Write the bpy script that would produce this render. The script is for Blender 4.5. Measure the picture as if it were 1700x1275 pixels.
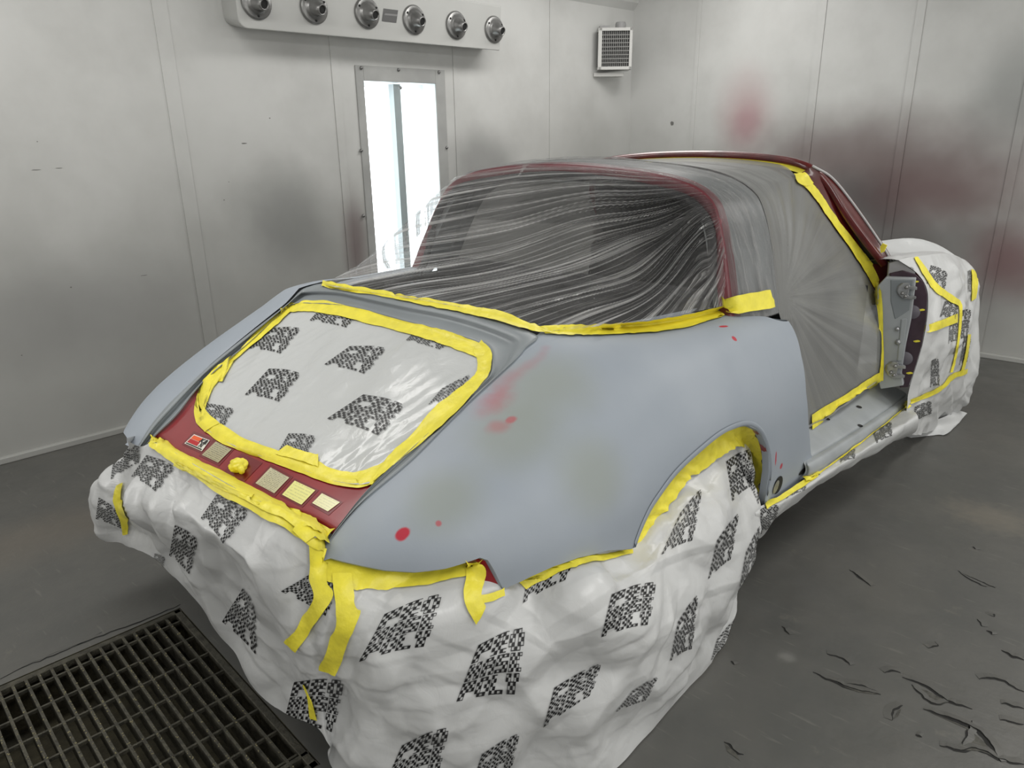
import bpy, bmesh, math, random
from mathutils import Vector, Matrix, noise
from mathutils.bvhtree import BVHTree
random.seed(7)
for o in list(bpy.data.objects): bpy.data.objects.remove(o)
scn = bpy.context.scene
COL = scn.collection

# ------------------------------------------------------------------ camera
CAM = Vector((1.5453, -1.5965, 1.4094)); YAW, PITCH, ROLL, FPX = -0.72403, 0.33082, -0.01519, 1210.99
_F = Vector((math.sin(YAW)*math.cos(PITCH), math.cos(YAW)*math.cos(PITCH), -math.sin(PITCH)))
_R0 = Vector((math.cos(YAW), -math.sin(YAW), 0)); _U0 = _R0.cross(_F)
_R = _R0*math.cos(ROLL)+_U0*math.sin(ROLL); _U = -_R0*math.sin(ROLL)+_U0*math.cos(ROLL)
cam = bpy.data.cameras.new('camera'); co = bpy.data.objects.new('camera', cam); COL.objects.link(co)
co.matrix_world = Matrix(((_R.x,_U.x,-_F.x,CAM.x),(_R.y,_U.y,-_F.y,CAM.y),(_R.z,_U.z,-_F.z,CAM.z),(0,0,0,1)))
cam.sensor_fit = 'HORIZONTAL'; cam.sensor_width = 36; cam.lens = 36*FPX/1700; cam.clip_start = .02
scn.camera = co
scn.view_settings.view_transform = 'Standard'; scn.view_settings.look = 'None'
scn.view_settings.gamma = 1; scn.view_settings.exposure = -0.05

# ------------------------------------------------------------------ world, booth lamps and added wall fill
w = bpy.data.worlds.new('world'); scn.world = w; w.use_nodes = True
w.node_tree.nodes['Background'].inputs[0].default_value = (.8,.85,.9,1); w.node_tree.nodes['Background'].inputs[1].default_value = .05
def area(name, loc, target, sx, sy, power, col=(1,.98,.95)):
    l = bpy.data.lights.new(name, 'AREA'); l.shape = 'RECTANGLE'; l.size = sx; l.size_y = sy; l.energy = power; l.color = col
    o = bpy.data.objects.new(name, l); COL.objects.link(o); o.location = loc
    d = Vector(target)-Vector(loc); o.rotation_euler = d.to_track_quat('-Z','Y').to_euler(); return o
LP = 1.0
area('ceiling_lamp_light', (-.9, 2.2, 2.66), (-.9, 2.2, 0), .5, 2.2, 34*LP)
area('ceiling_lamp_light', (-.9, -1.2, 2.66), (-.9, -1.2, 0), .5, 2.2, 34*LP)
area('ceiling_lamp_light', (1.9, 2.0, 2.66), (1.9, 2.0, 0), .5, 2.2, 34*LP)
area('ceiling_lamp_light', (2.1, -1.2, 2.66), (2.1, -1.2, 0), .5, 2.2, 34*LP)
for y_ in (-3.0, -1.0, 1.0, 2.8): area('wall_fill_light', (3.12, y_, 1.15), (0, y_, 1.0), .38, 1.6, 11*LP)      # unseen boxes assumed on the right wall, added to flatten the light
for x_ in (-1.2, 1.4): area('wall_fill_light', (x_, -4.1, 1.15), (x_, 0, 1.0), .38, 1.6, 10*LP)               # likewise added on the near wall, behind the camera
area('wall_fill_light', (-2.35, -2.6, 1.15), (0, -2.6, 1.0), .38, 1.6, 12*LP)  # unseen lamp further along the left wall, added for evener light

# ------------------------------------------------------------------ helpers
def ray(px, py): return _F+_R*((px-850)/FPX)-_U*((py-637.5)/FPX)
def at(px, py, x=None, y=None, z=None, pl=None):
    d = ray(px, py)
    if x is not None: return CAM+d*((x-CAM.x)/d.x)
    if y is not None: return CAM+d*((y-CAM.y)/d.y)
    if z is not None: return CAM+d*((z-CAM.z)/d.z)
    P, n = pl; return CAM+d*((Vector(P)-CAM).dot(Vector(n))/d.dot(Vector(n)))
def tag(o, label=None, cat=None, group=None, kind=None):
    if label: o['label'] = label
    if cat: o['category'] = cat
    if group: o['group'] = group
    if kind: o['kind'] = kind
    return o
def empty(name, loc, label, cat, group=None):
    o = bpy.data.objects.new(name, None); COL.objects.link(o); o.location = loc; o.empty_display_size = .1
    return tag(o, label, cat, group)
def mesh(name, vs, fs, mats, parent=None, smooth=True, fm=None, uvs=None):
    m = bpy.data.meshes.new(name); m.from_pydata([tuple(v) for v in vs], [], fs)
    for k in (mats if isinstance(mats, (list, tuple)) else [mats]): m.materials.append(k)
    if fm: m.polygons.foreach_set('material_index', fm)
    m.polygons.foreach_set('use_smooth', [smooth]*len(m.polygons))
    if uvs:
        ul = m.uv_layers.new(name='UVMap')
        for l in m.loops: ul.data[l.index].uv = uvs[l.vertex_index]
    m.validate(); m.update()
    o = bpy.data.objects.new(name, m); COL.objects.link(o)
    if parent:
        o.parent = parent; o.matrix_parent_inverse = Matrix.Translation(-parent.location)
    return o
def cr(ps, t):
    n = len(ps)-1; t = max(0, min(.99999999, t))*n; i = int(t); f = t-i
    p1 = ps[i]; p2 = ps[i+1]; p0 = ps[i-1] if i > 0 else p1*2-p2; p3 = ps[i+2] if i+2 <= n else p2*2-p1
    return .5*((2*p1)+(p2-p0)*f+(2*p0-5*p1+4*p2-p3)*f*f+(3*p1-p0-3*p2+p3)*f*f*f)
def lerpt(tab, x):
    if x <= tab[0][0]: return tab[0][1]
    for (a, va), (b, vb) in zip(tab, tab[1:]):
        if x <= b: return va+(vb-va)*(x-a)/(b-a)
    return tab[-1][1]
def smt(tab, x):      # smooth table: averages the linear table over a small window
    return sum(lerpt(tab, x+k*.02) for k in (-2,-1,0,1,2))/5
def resample(ps, n, linear=False):
    ps = [Vector(p) for p in ps]
    if linear:
        L = [0]
        for a, b in zip(ps, ps[1:]): L.append(L[-1]+(b-a).length)
        out = []
        for k in range(n):
            s = L[-1]*k/(n-1); i = 0
            while i < len(L)-2 and L[i+1] < s: i += 1
            out.append(ps[i].lerp(ps[i+1], (s-L[i])/max(1e-9, L[i+1]-L[i])))
        return out
    fine = [cr(ps, k/(12*len(ps))) for k in range(12*len(ps)+1)]
    return resample(fine, n, True)
def gridf(nu, nv, off=0):     # rows nv, cols nu
    return [(off+j*nu+i, off+j*nu+i+1, off+(j+1)*nu+i+1, off+(j+1)*nu+i) for j in range(nv-1) for i in range(nu-1)]
def patch(cols, nu, nv, disp=None):
    """cols: list of columns, each a list of control points top to bottom; returns verts, faces, uv"""
    nr = max(len(c) for c in cols)
    C2 = [[cr([Vector(p) for p in c], j/(nv-1)) for j in range(nv)] for c in cols]
    vs, uv = [], []
    for j in range(nv):
        row = [c[j] for c in C2]
        for i in range(nu): vs.append(cr(row, i/(nu-1))); uv.append((i/(nu-1), j/(nv-1)))
    if disp:
        ns = []
        for j in range(nv):
            for i in range(nu):
                a = vs[j*nu+min(i+1,nu-1)]-vs[j*nu+max(i-1,0)]; b = vs[min(j+1,nv-1)*nu+i]-vs[max(j-1,0)*nu+i]
                n = a.cross(b); n.normalize(); ns.append(n)
        vs = [v+n*disp(v, *u) for v, n, u in zip(vs, ns, uv)]
    return vs, gridf(nu, nv), uv
BV = []
def target(vs, fs): BV.append(BVHTree.FromPolygons([tuple(v) for v in vs], fs))
def hit(px, py, lift=.0, bvs=None):
    d = ray(px, py).normalized(); best = None
    for b in (bvs or BV):
        r = b.ray_cast(CAM, d)
        if r[0] is not None and (best is None or r[3] < best[3]): best = r
    if best is None: return None
    n = best[1]
    if n.dot(d) > 0: n = -n
    return best[0]+n*lift
def strip(rows): n = len(rows[0]); return [p for r in rows for p in r], gridf(n, len(rows))
def box(vs, fs, c, s, M=None):
    o = len(vs)
    for x in (-1,1):
        for y in (-1,1):
            for z in (-1,1):
                v = Vector((x*s[0]/2, y*s[1]/2, z*s[2]/2)); v = (M @ v if M else v)+Vector(c); vs.append(v)
    fs += [tuple(o+k for k in f) for f in ((0,1,3,2),(4,6,7,5),(0,4,5,1),(2,3,7,6),(0,2,6,4),(1,5,7,3))]
def tube(vs, fs, pts, r, n=8, caps=True):
    pts = [Vector(p) for p in pts]; o = len(vs); rr = r if isinstance(r, (list, tuple)) else [r]*len(pts)
    up = Vector((0,0,1))
    for i, p in enumerate(pts):
        t = (pts[min(i+1,len(pts)-1)]-pts[max(i-1,0)]).normalized()
        a = t.cross(up if abs(t.z) < .95 else Vector((1,0,0))).normalized(); b = t.cross(a)
        for k in range(n): vs.append(p+(a*math.cos(2*math.pi*k/n)+b*math.sin(2*math.pi*k/n))*rr[i])
    for i in range(len(pts)-1):
        for k in range(n): fs.append((o+i*n+k, o+i*n+(k+1)%n, o+(i+1)*n+(k+1)%n, o+(i+1)*n+k))
    if caps: fs.append(tuple(o+k for k in range(n))[::-1]); fs.append(tuple(o+(len(pts)-1)*n+k for k in range(n)))
def lathe(vs, fs, prof, M, n=32):
    o = len(vs)
    for r, h in prof:
        for k in range(n): vs.append(M @ Vector((r*math.cos(2*math.pi*k/n), r*math.sin(2*math.pi*k/n), h)))
    for i in range(len(prof)-1):
        for k in range(n): fs.append((o+i*n+k, o+i*n+(k+1)%n, o+(i+1)*n+(k+1)%n, o+(i+1)*n+k))
def bevel(o, wd=.004, seg=2):
    m = o.modifiers.new('bevel', 'BEVEL'); m.width = wd; m.segments = seg; m.limit_method = 'ANGLE'; return o
def solid(o, t, off=0):
    m = o.modifiers.new('solid', 'SOLIDIFY'); m.thickness = t; m.offset = off; return o

# ------------------------------------------------------------------ materials
def mat(name, col, rough=.5, metal=0, bump=None, spec=.5, vary=None, coat=0):
    m = bpy.data.materials.new(name); m.use_nodes = True; nt = m.node_tree; b = nt.nodes['Principled BSDF']
    b.inputs['Base Color'].default_value = (*col, 1); b.inputs['Roughness'].default_value = rough; b.inputs['Metallic'].default_value = metal
    b.inputs['Specular IOR Level'].default_value = spec; b.inputs['Coat Weight'].default_value = coat; b.inputs['Coat Roughness'].default_value = .08
    tc = nt.nodes.new('ShaderNodeTexCoord')
    if vary:   # (scale, darker factor)
        n = nt.nodes.new('ShaderNodeTexNoise'); n.inputs['Scale'].default_value = vary[0]; n.inputs['Detail'].default_value = 6
        mx = nt.nodes.new('ShaderNodeMix'); mx.data_type = 'RGBA'; mx.inputs[6].default_value = (*[c*vary[1] for c in col], 1); mx.inputs[7].default_value = (*col, 1)
        rp = nt.nodes.new('ShaderNodeMapRange'); rp.inputs[1].default_value = .35; rp.inputs[2].default_value = .65
        nt.links.new(tc.outputs['Object'], n.inputs['Vector']); nt.links.new(n.outputs[0], rp.inputs[0]); nt.links.new(rp.outputs[0], mx.inputs[0]); nt.links.new(mx.outputs[2], b.inputs['Base Color'])
    if bump:   # (scale, strength, distance)
        n = nt.nodes.new('ShaderNodeTexNoise'); n.inputs['Scale'].default_value = bump[0]; n.inputs['Detail'].default_value = 4
        bp = nt.nodes.new('ShaderNodeBump'); bp.inputs['Strength'].default_value = bump[1]; bp.inputs['Distance'].default_value = bump[2]
        nt.links.new(tc.outputs['Object'], n.inputs['Vector']); nt.links.new(n.outputs[0], bp.inputs['Height']); nt.links.new(bp.outputs[0], b.inputs['Normal'])
    return m
class NT:     # tiny node helper
    def __init__(s, m): s.nt = m.node_tree; s.tc = s.nt.nodes.new('ShaderNodeTexCoord'); s.geo = s.nt.nodes.new('ShaderNodeNewGeometry')
    def link(s, a, b): s.nt.links.new(a, b)
    def noise(s, scale, detail=5, vec=None, rough=.5, dist=0):
        n = s.nt.nodes.new('ShaderNodeTexNoise'); n.inputs['Scale'].default_value = scale; n.inputs['Detail'].default_value = detail
        n.inputs['Roughness'].default_value = rough; n.inputs['Distortion'].default_value = dist
        s.link(vec or s.geo.outputs['Position'], n.inputs['Vector']); return n.outputs[0]
    def rng(s, v, a, b, c=0, d=1):
        n = s.nt.nodes.new('ShaderNodeMapRange'); n.interpolation_type = 'SMOOTHSTEP'
        s.link(v, n.inputs[0]); n.inputs[1].default_value = a; n.inputs[2].default_value = b; n.inputs[3].default_value = c; n.inputs[4].default_value = d; return n.outputs[0]
    def math(s, op, a, b=None, c=None):
        n = s.nt.nodes.new('ShaderNodeMath'); n.operation = op
        for i, v in enumerate((a, b, c)):
            if v is None: continue
            if isinstance(v, (int, float)): n.inputs[i].default_value = v
            else: s.link(v, n.inputs[i])
        return n.outputs[0]
    def mix(s, f, a, b):
        n = s.nt.nodes.new('ShaderNodeMix'); n.data_type = 'RGBA'
        for i, v in ((0, f), (6, a), (7, b)):
            if isinstance(v, (int, float)): n.inputs[i].default_value = v
            elif isinstance(v, tuple): n.inputs[i].default_value = (*v, 1)
            else: s.link(v, n.inputs[i])
        return n.outputs[2]
    def blob(s, c, r, soft=.4, wob=.3, wscale=12, sc=(1,1,1), rot=(0,0,0)):     # 1 inside a wobbly ellipsoid around c
        mp = s.nt.nodes.new('ShaderNodeMapping'); mp.vector_type = 'TEXTURE'
        mp.inputs['Location'].default_value = c; mp.inputs['Rotation'].default_value = rot; mp.inputs['Scale'].default_value = [r*k for k in sc]
        s.link(s.geo.outputs['Position'], mp.inputs['Vector'])
        ln = s.nt.nodes.new('ShaderNodeVectorMath'); ln.operation = 'LENGTH'; s.link(mp.outputs[0], ln.inputs[0])
        n = s.noise(wscale, 3); d = s.math('ADD', ln.outputs['Value'], s.math('MULTIPLY', s.math('SUBTRACT', n, .5), wob*2))
        return s.rng(d, 1-soft, 1+soft*.3, 1, 0)
    def bump(s, h, strength, dist, b):
        n = s.nt.nodes.new('ShaderNodeBump'); n.inputs['Strength'].default_value = strength; n.inputs['Distance'].default_value = dist
        s.link(h, n.inputs['Height']); s.link(n.outputs[0], b.inputs['Normal'])

M_yel = mat('yellow_masking_tape', (.86,.76,.06), .42, vary=(30,.86), bump=(60,.5,.004))
M_red = mat('red_gloss_paint', (.27,.014,.02), .3, coat=.5, vary=(9,.8))
M_maroon = mat('maroon_paint', (.11,.006,.006), .3, coat=.6, vary=(14,.6), bump=(50,.2,.002))
M_purple = mat('dark_purple_primer', (.055,.03,.045), .5, vary=(16,.6))
M_ink = mat('black_ink', (.008,.008,.009), .45)
M_dark = mat('dark_interior', (.018,.018,.02), .7, vary=(6,.5))
M_midint = mat('grey_interior', (.05,.05,.05), .8, vary=(5,.5))
M_metal = mat('zinc_metal', (.42,.43,.44), .38, .7, vary=(60,.7))
M_nozzle = mat('nozzle_grey_metal', (.30,.30,.295), .35, .75, vary=(20,.7))
M_black = mat('black_hole', (.006,.006,.006), .7)
M_ledge = mat('grey_primer_ledge', (.24,.265,.28), .42, vary=(7,.88), bump=(300,.05,.001))
M_sill = mat('light_grey_primer', (.36,.385,.40), .38, vary=(8,.85), bump=(300,.05,.001))
M_box = mat('booth_box_paint', (.47,.475,.46), .35, vary=(3,.93))
M_grate = mat('grate_steel', (.085,.08,.06), .6, .4, vary=(40,.5), bump=(180,.8,.004))
M_white = mat('white_decal', (.72,.72,.68), .4)
M_orange = mat('orange_decal', (.75,.10,.02), .4)
M_rdec = mat('red_decal', (.45,.015,.02), .4)

# primer on the body: grey with rubbed-through red spots and a greenish blended area
def primer():
    m = mat('grey_primer', (.33,.365,.40), .52, spec=.32); k = NT(m); b = m.node_tree.nodes['Principled BSDF']
    base = k.mix(k.rng(k.noise(3.2, 3), .3, .7), (.287,.322,.365), (.322,.356,.398))
    for c, r, sc, soft in PRIMER_GREEN: base = k.mix(k.math('MULTIPLY', k.blob(c, r, .8, .25, 7, sc), .6), base, (.25,.275,.235))
    for c, r, sc, rot, a, soft in PRIMER_RED: base = k.mix(k.math('MULTIPLY', k.blob(c, r, soft, .3 if r < .03 else .75, 40 if r < .03 else 22, sc, rot), a), base, (.42,.03,.05))
    k.link(base, b.inputs['Base Color'])
    k.bump(k.noise(260, 2), .06, .001, b); return m

# ------------------------------------------------------------------ analytic body surfaces (car frame: +y forward, +x right, rear axle at y = 0)
XM = [(-.94,.47),(-.90,.535),(-.85,.60),(-.78,.68),(-.70,.738),(-.55,.79),(-.3,.822),(0,.838),(.3,.840),(.66,.848),(.9,.858)]
X0 = [(-.94,.4545),(-.323,.455),(-.26,.475),(-.13,.54),(-.04,.60),(.2,.635),(.34,.655),(.55,.70),(.7,.72)]
Z0 = [(-1.1,.50),(-1.0,.60),(-.931,.651),(-.837,.711),(-.694,.762),(-.505,.841),(-.349,.903),(-.26,.932),(-.13,.937),(-.04,.925),(.34,.912),(.55,.895),(.7,.87)]
ZM = [(-.94,.625),(-.8,.60),(-.6,.60),(-.2,.62),(.2,.62),(.66,.58)]
ZD = [(-1.15,.44),(-1.0,.595),(-.931,.651),(-.837,.711),(-.694,.762),(-.505,.841),(-.349,.903),(-.26,.932),(-.1,.955),(.2,.965)]
NE = 2.25
def sidepar(y): return smt(X0,y), smt(Z0,y), smt(XM,y), smt(ZM,y)
def Xs(y, z):
    x0, z0, xm, zm = sidepar(y)
    if z >= z0: return x0-(z-z0)*8
    if z > zm:
        c = ((z-zm)/(z0-zm))**(NE/2); return x0+(xm-x0)*(max(0, 1-c*c))**(1/NE)
    return xm-.12*(zm-z)**2-.01*(zm-z)
def hit_side(px, py):
    d = ray(px, py); t = .3; p = CAM+d*t
    g = lambda t: (lambda q: q.x-Xs(q.y, q.z))(CAM+d*t)
    while t < 4.5:
        if g(t) < 0: break
        t += .02
    a, b = t-.02, t
    for _ in range(24):
        c = (a+b)/2
        if g(c) > 0: a = c
        else: b = c
    return CAM+d*b
def Zd(x, y): return smt(ZD, y)+.02*(1-(x/.46)**2)
def hit_deck(px, py, dz=0):
    d = ray(px, py); t = .3
    g = lambda t: (lambda q: q.z-Zd(q.x, q.y)-dz)(CAM+d*t)
    while t < 5 and g(t) > 0: t += .02
    a, b = t-.02, t
    for _ in range(24):
        c = (a+b)/2
        if g(c) > 0: a = c
        else: b = c
    return CAM+d*b
PRIMER_GREEN = [(hit_side(905,640), .13, (1,1,1), 1), (hit_side(850,720), .12, (1,1,1), 1), (hit_side(740,830), .09, (1,1.2,1), 1), (hit_side(985,790), .10, (1,1,1), 1)]
PRIMER_RED = [(hit_side(669,886), .015, (1,1.1,.62), (.5,0,0), 1, .3), (hit_side(728,869), .007, (1,1,1), (0,0,0), .7, .5),
    (hit_side(1219,562), .0095, (1,1,1), (0,0,0), 1, .3),
    *[(hit_side(905-100*t+7*math.sin(t*9), 577+98*t), .014+.026*t, (1.1,1.2,.8), (0,0,0), .17, 1.1) for t in [k/11 for k in range(12)]],
    (hit_side(826,708), .024, (1.2,1.7,.5), (0,0,0), .35, .8), (hit_side(848,697), .013, (1,1.5,.5), (0,0,0), .6, .5),
    (hit_side(1288,762), .017, (.5,.3,1.6), (.2,0,0), .9, .3), (hit_side(1297,774), .013, (.5,.8,.8), (.7,0,0), .9, .3), (hit_side(1201,542), .016, (1,1.3,.12), (-.1,0,0), 1, .3),
    (hit_side(1172,755), .02, (.3,1,.15), (.6,0,0), .8, .3)]
M_prim = primer()

# ================================================================== BOOTH
WALL_D = Vector((.0802,.9968,0)).normalized(); WALL_N = Vector((WALL_D.y,-WALL_D.x,0)); CORNER = Vector((-1.90,3.80,0))
WPL = (CORNER, WALL_N)
def wl(px, py, off=0): return at(px, py, pl=(CORNER+WALL_N*off, WALL_N))
def wpos(s, z, off=0): return CORNER+WALL_D*s+WALL_N*off+Vector((0,0,z))      # s negative towards the camera
def ws(px, py): p = wl(px, py); return (p-CORNER).dot(WALL_D), p.z
H = 2.30; CH = 2.85
def wallmat(name, pink=(), dark=()):
    m = mat(name, (.58,.585,.57), .38, spec=.45); k = NT(m); b = m.node_tree.nodes['Principled BSDF']
    base = k.mix(k.rng(k.noise(1.3, 6, rough=.6), .35, .7), (.60,.605,.59), (.50,.503,.488))
    sp = k.nt.nodes.new('ShaderNodeSeparateXYZ'); k.link(k.geo.outputs['Position'], sp.inputs[0])
    zf = k.math('ADD', sp.outputs[2], k.math('MULTIPLY', k.math('SUBTRACT', k.noise(1.1, 4), .5), 1.4))
    base = k.mix(k.rng(zf, 1.75, .55, 0, .62), base, (.24,.24,.222))          # lower half darkened: lamp falloff painted in, mottled with overspray dust
    for c, r, sc, col, a in dark: base = k.mix(k.math('MULTIPLY', k.blob(c, r, .9, .35, 2.2, sc), a), base, col)
    k.link(base, b.inputs['Base Color'])
    sm = k.rng(k.noise(22, 6), .68, .74); 
    k.bump(k.noise(2.2, 3), .10, .03, b); return m
def fw(px, py): return at(px, py, y=3.80)
M_wall = wallmat('booth_wall_white_dusty_shaded', dark=[(wl(480,370), .32, (1,1,1), (.16,.165,.16), .55), (wl(590,400), .16, (1,.6,2), (.10,.05,.055), .6), (wl(800,270), .35, (1,1.2,.7), (.13,.13,.13), .5), (wl(130,520), .5, (1,1.4,.6), (.2,.2,.2), .35)])
M_wallf = wallmat('booth_far_wall_overspray_shaded', dark=[(fw(1240,185), .30, (.8,1,1.2), (.42,.24,.25), .5), (fw(1240,205), .16, (.8,1,1), (.36,.14,.17), .4), (fw(1480,270), .85, (1.5,1,.45), (.14,.10,.097), .85),
    (fw(1500,430), .55, (1.5,1,1), (.09,.08,.08), .75), (fw(1690,150), .34, (1,1,1.2), (.16,.17,.165), .6), (fw(1680,430), .3, (1,1,.9), (.13,.05,.055), .7), (fw(1410,330), .28, (1.2,1,.8), (.06,.06,.06), .6),(fw(1560,320),.35,(1.5,1,.7),(.14,.08,.08),.6)])
def floormat():
    m = mat('booth_floor_grey_paint', (.075,.075,.07), .42, spec=.4); k = NT(m); b = m.node_tree.nodes['Principled BSDF']
    base = k.mix(k.rng(k.noise(2.1, 8, rough=.65), .3, .7), (.082,.083,.078), (.106,.104,.095))
    base = k.mix(k.math('MULTIPLY', k.rng(k.noise(9, 8, rough=.7), .60, .72), .5), base, (.145,.138,.12))
    mp = k.nt.nodes.new('ShaderNodeMapping'); mp.inputs['Rotation'].default_value = (0,0,.5); mp.inputs['Scale'].default_value = (1,7,1); k.link(k.geo.outputs['Position'], mp.inputs['Vector'])
    base = k.mix(k.math('MULTIPLY', k.rng(k.noise(8, 6, vec=mp.outputs[0]), .62, .72), .45), base, (.16,.155,.14))
    base = k.mix(k.blob(at(1650,860,z=0), .17, .9, .6, 30, (1.2,.8,1)), base, (.14,.13,.11))
    base = k.mix(k.math('MULTIPLY', k.blob(at(1305,1090,z=0), .028, .9, .5, 30), .8), base, (.17,.17,.16))
    base = k.mix(k.math('MULTIPLY', k.blob(at(90,880,z=0), .45, .9, .5, 5, (.5,1,1)), .6), base, (.13,.115,.095))
    k.link(base, b.inputs['Base Color']); k.link(k.rng(k.noise(5, 6), .3, .7, .34, .55), b.inputs['Roughness'])
    k.bump(k.noise(14, 8, rough=.6), .35, .006, b); return m
M_floor = floormat()
M_crack = mat('bare_floor_crack', (.012,.012,.011), .8); M_chip = mat('bare_concrete_chip', (.085,.083,.07), .7, vary=(60,.5), bump=(90,.8,.004))

# pit and grate frame: rectangle in a frame rotated like the booth
GO = Vector((-.555,-.83,0)); GA = math.radians(-4.5); gx = Vector((math.cos(GA), math.sin(GA), 0)); gy = Vector((-math.sin(GA), math.cos(GA), 0))
def gp(a, b, z=0): return GO+gx*a-gy*b+Vector((0,0,z))
GW, GL = .86, 1.75
vs, fs, fm = [], [], []
X0f, X1f, Y0f, Y1f = -2.9, 3.6, -4.6, 5.0
outer = [Vector((X0f,Y1f,0)), Vector((X1f,Y1f,0)), Vector((X1f,Y0f,0)), Vector((X0f,Y0f,0))]
inner = [gp(0,0), gp(GW,0), gp(GW,GL), gp(0,GL)]
vs = outer+inner; fs = [(0,1,5,4)[::-1], (1,2,6,5)[::-1], (2,3,7,6)[::-1], (3,0,4,7)[::-1]]; fm = [0]*4
def crack(pts, wmax, raise_=.0):     # tapered dark opening plus a lifted paint lip
    P = resample([at(x,y,z=0) for x, y in pts], max(6, len(pts)*5)); n = len(P)
    o = len(vs)
    for i, p in enumerate(P):
        t = (P[min(i+1,n-1)]-P[max(i-1,0)]).normalized(); s = Vector((-t.y,t.x,0)); u = i/(n-1)
        wdt = wmax*(math.sin(math.pi*min(.98, max(.02, u)))**.7)*(.6+.7*abs(noise.noise(p*40))); j = s*(noise.noise(p*60)*.006)
        vs.append(p+j-s*wdt*.5+Vector((0,0,.0008))); vs.append(p+j+s*wdt*.5+Vector((0,0,.0008)))
        vs.append(p+j+s*(wdt*.5+.001)+Vector((0,0,.0012+.35*wdt))); vs.append(p+j+s*(wdt*.5+.02)+Vector((0,0,.0004)))
    for i in range(n-1):
        for k in (0, 2): fs.append((o+4*i+k, o+4*i+4+k, o+4*i+5+k, o+4*i+1+k)); fm.append(1 if k == 0 else 0)
        fs.append((o+4*i+1, o+4*i+5, o+4*i+6, o+4*i+2)); fm.append(1)
def chip(pts):
    o = len(vs); P = [at(x,y,z=.0009) for x, y in pts]; vs.extend(P); fs.append(tuple(range(o, o+len(P)))); fm.append(2)
for pts, wd in [([(1350,1116),(1382,1132),(1420,1146),(1462,1153)], .009), ([(1390,1135),(1430,1139),(1461,1152)], .004), ([(1498,1125),(1530,1137),(1560,1156),(1580,1168),(1614,1177)], .009),
    ([(1512,1137),(1540,1165),(1562,1170),(1576,1166)], .006), ([(1533,1177),(1560,1190),(1600,1203),(1632,1225),(1650,1250),(1662,1265)], .013), ([(1560,1238),(1590,1247),(1625,1246),(1660,1262),(1700,1270)], .010),
    ([(1625,1127),(1655,1128),(1680,1140),(1699,1150)], .008), ([(1662,1080),(1680,1090),(1700,1096)], .009), ([(1411,946),(1430,962),(1446,973)], .006), ([(1590,948),(1612,960),(1652,976)], .006),
    ([(1592,949),(1600,957),(1637,975)], .004), ([(1373,1087),(1395,1092),(1410,1105)], .005), ([(1470,1118),(1482,1114),(1495,1118)], .005), ([(1480,1196),(1484,1180),(1500,1173)], .006), ([(1202,1232),(1222,1248),(1234,1254)], .006),
    ([(1541,1076),(1556,1072),(1552,1065)], .004), ([(1662,1168),(1690,1175),(1700,1178)], .006), ([(1298,1040),(1308,1054)], .004), ([(1616,908),(1619,912)], .006), ([(1650,1024),(1652,1020)], .006), ([(1520,1220),(1530,1225)], .006),([(1638,1047),(1646,1054)],.005),([(1622,1028),(1630,1040)],.004), ([(1213,1098),(1219,1104)],.005),([(1660,1195),(1700,1205)],.005),
    ([(1612,1196),(1606,1215),(1596,1240)],.005),
    ([(0,1128),(60,1098),(150,1063),(240,1030),(300,1004)], .004), ([(20,1115),(110,1080),(170,1050)], .003)]: crack(pts, wd)
chip([(1395,1137),(1425,1149),(1458,1153),(1430,1142)]); chip([(1515,1140),(1540,1147),(1565,1160),(1574,1166),(1562,1169),(1542,1162)])
chip([(1538,1180),(1570,1193),(1606,1208),(1634,1232),(1652,1256),(1630,1247),(1600,1245),(1570,1238),(1600,1238),(1610,1222),(1606,1210)]); chip([(1483,1194),(1490,1180),(1497,1176),(1492,1188)])
chip([(1203,1234),(1222,1250),(1228,1262),(1208,1248)])
fl = mesh('floor', vs, fs, [M_floor, M_crack, M_chip], smooth=False, fm=fm); tag(fl, kind='structure')
# pit walls
M_pit = mat('pit_dusty_concrete', (.07,.062,.035), .8, vary=(14,.4), bump=(60,.8,.01))
D = -.16
vs = [gp(0,0), gp(GW,0), gp(GW,GL), gp(0,GL), gp(0,0,D), gp(GW,0,D), gp(GW,GL,D), gp(0,GL,D)]
tag(mesh('floor_pit', vs, [(0,1,5,4),(1,2,6,5),(2,3,7,6),(3,0,4,7),(4,5,6,7)], M_pit, smooth=False), kind='structure')
gr = empty('floor_grate', gp(GW/2,GL/2,0), 'dark steel floor grate over the drain pit beside the draped car', 'grate')
vs, fs = [], []
MG = Matrix.Rotation(GA, 3, 'Z')
for a, b, sx, sy in ((.012,GL/2,.02,GL),(GW-.012,GL/2,.02,GL),(GW/2,.012,GW,.02),(GW/2,GL-.012,GW,.02),(GW*.935,GL/2,.012,GL)): box(vs, fs, gp(a,b,-.012), (sx,sy,.022), MG)
bevel(mesh('grate_frame', vs, fs, M_grate, gr, False), .002, 1)
vs, fs = [], []; n = int((GL-.04)/.0315)
for i in range(1, n+1): box(vs, fs, gp(GW/2, .02+i*.0315, -.026), (GW-.04,.0075,.046), MG)
k = 0
while .06+k*.104 < GW-.03: box(vs, fs, gp(.06+k*.104, GL/2, -.010), (.006,GL-.04,.009), MG); k += 1
mesh('grate_bars', vs, fs, M_grate, gr, False)
# dried dust flakes caught on the grate
vs, fs = [], []
for _ in range(2600):
    i = random.randint(1, n); a = random.uniform(.03,GW-.03); p = gp(a, .02+i*.0315+random.uniform(-.003,.003), -.003); q = random.uniform(.0008,.0026)
    box(vs, fs, p, (q*1.6,q,q), Matrix.Rotation(random.random()*3, 3, 'Z'))
tag(mesh('paint_dust', vs, fs, mat('dry_overspray_flakes', (.20,.18,.10), .9), smooth=False), 'olive flakes of dried overspray lying on the floor grate bars', 'dust', kind='stuff')

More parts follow.
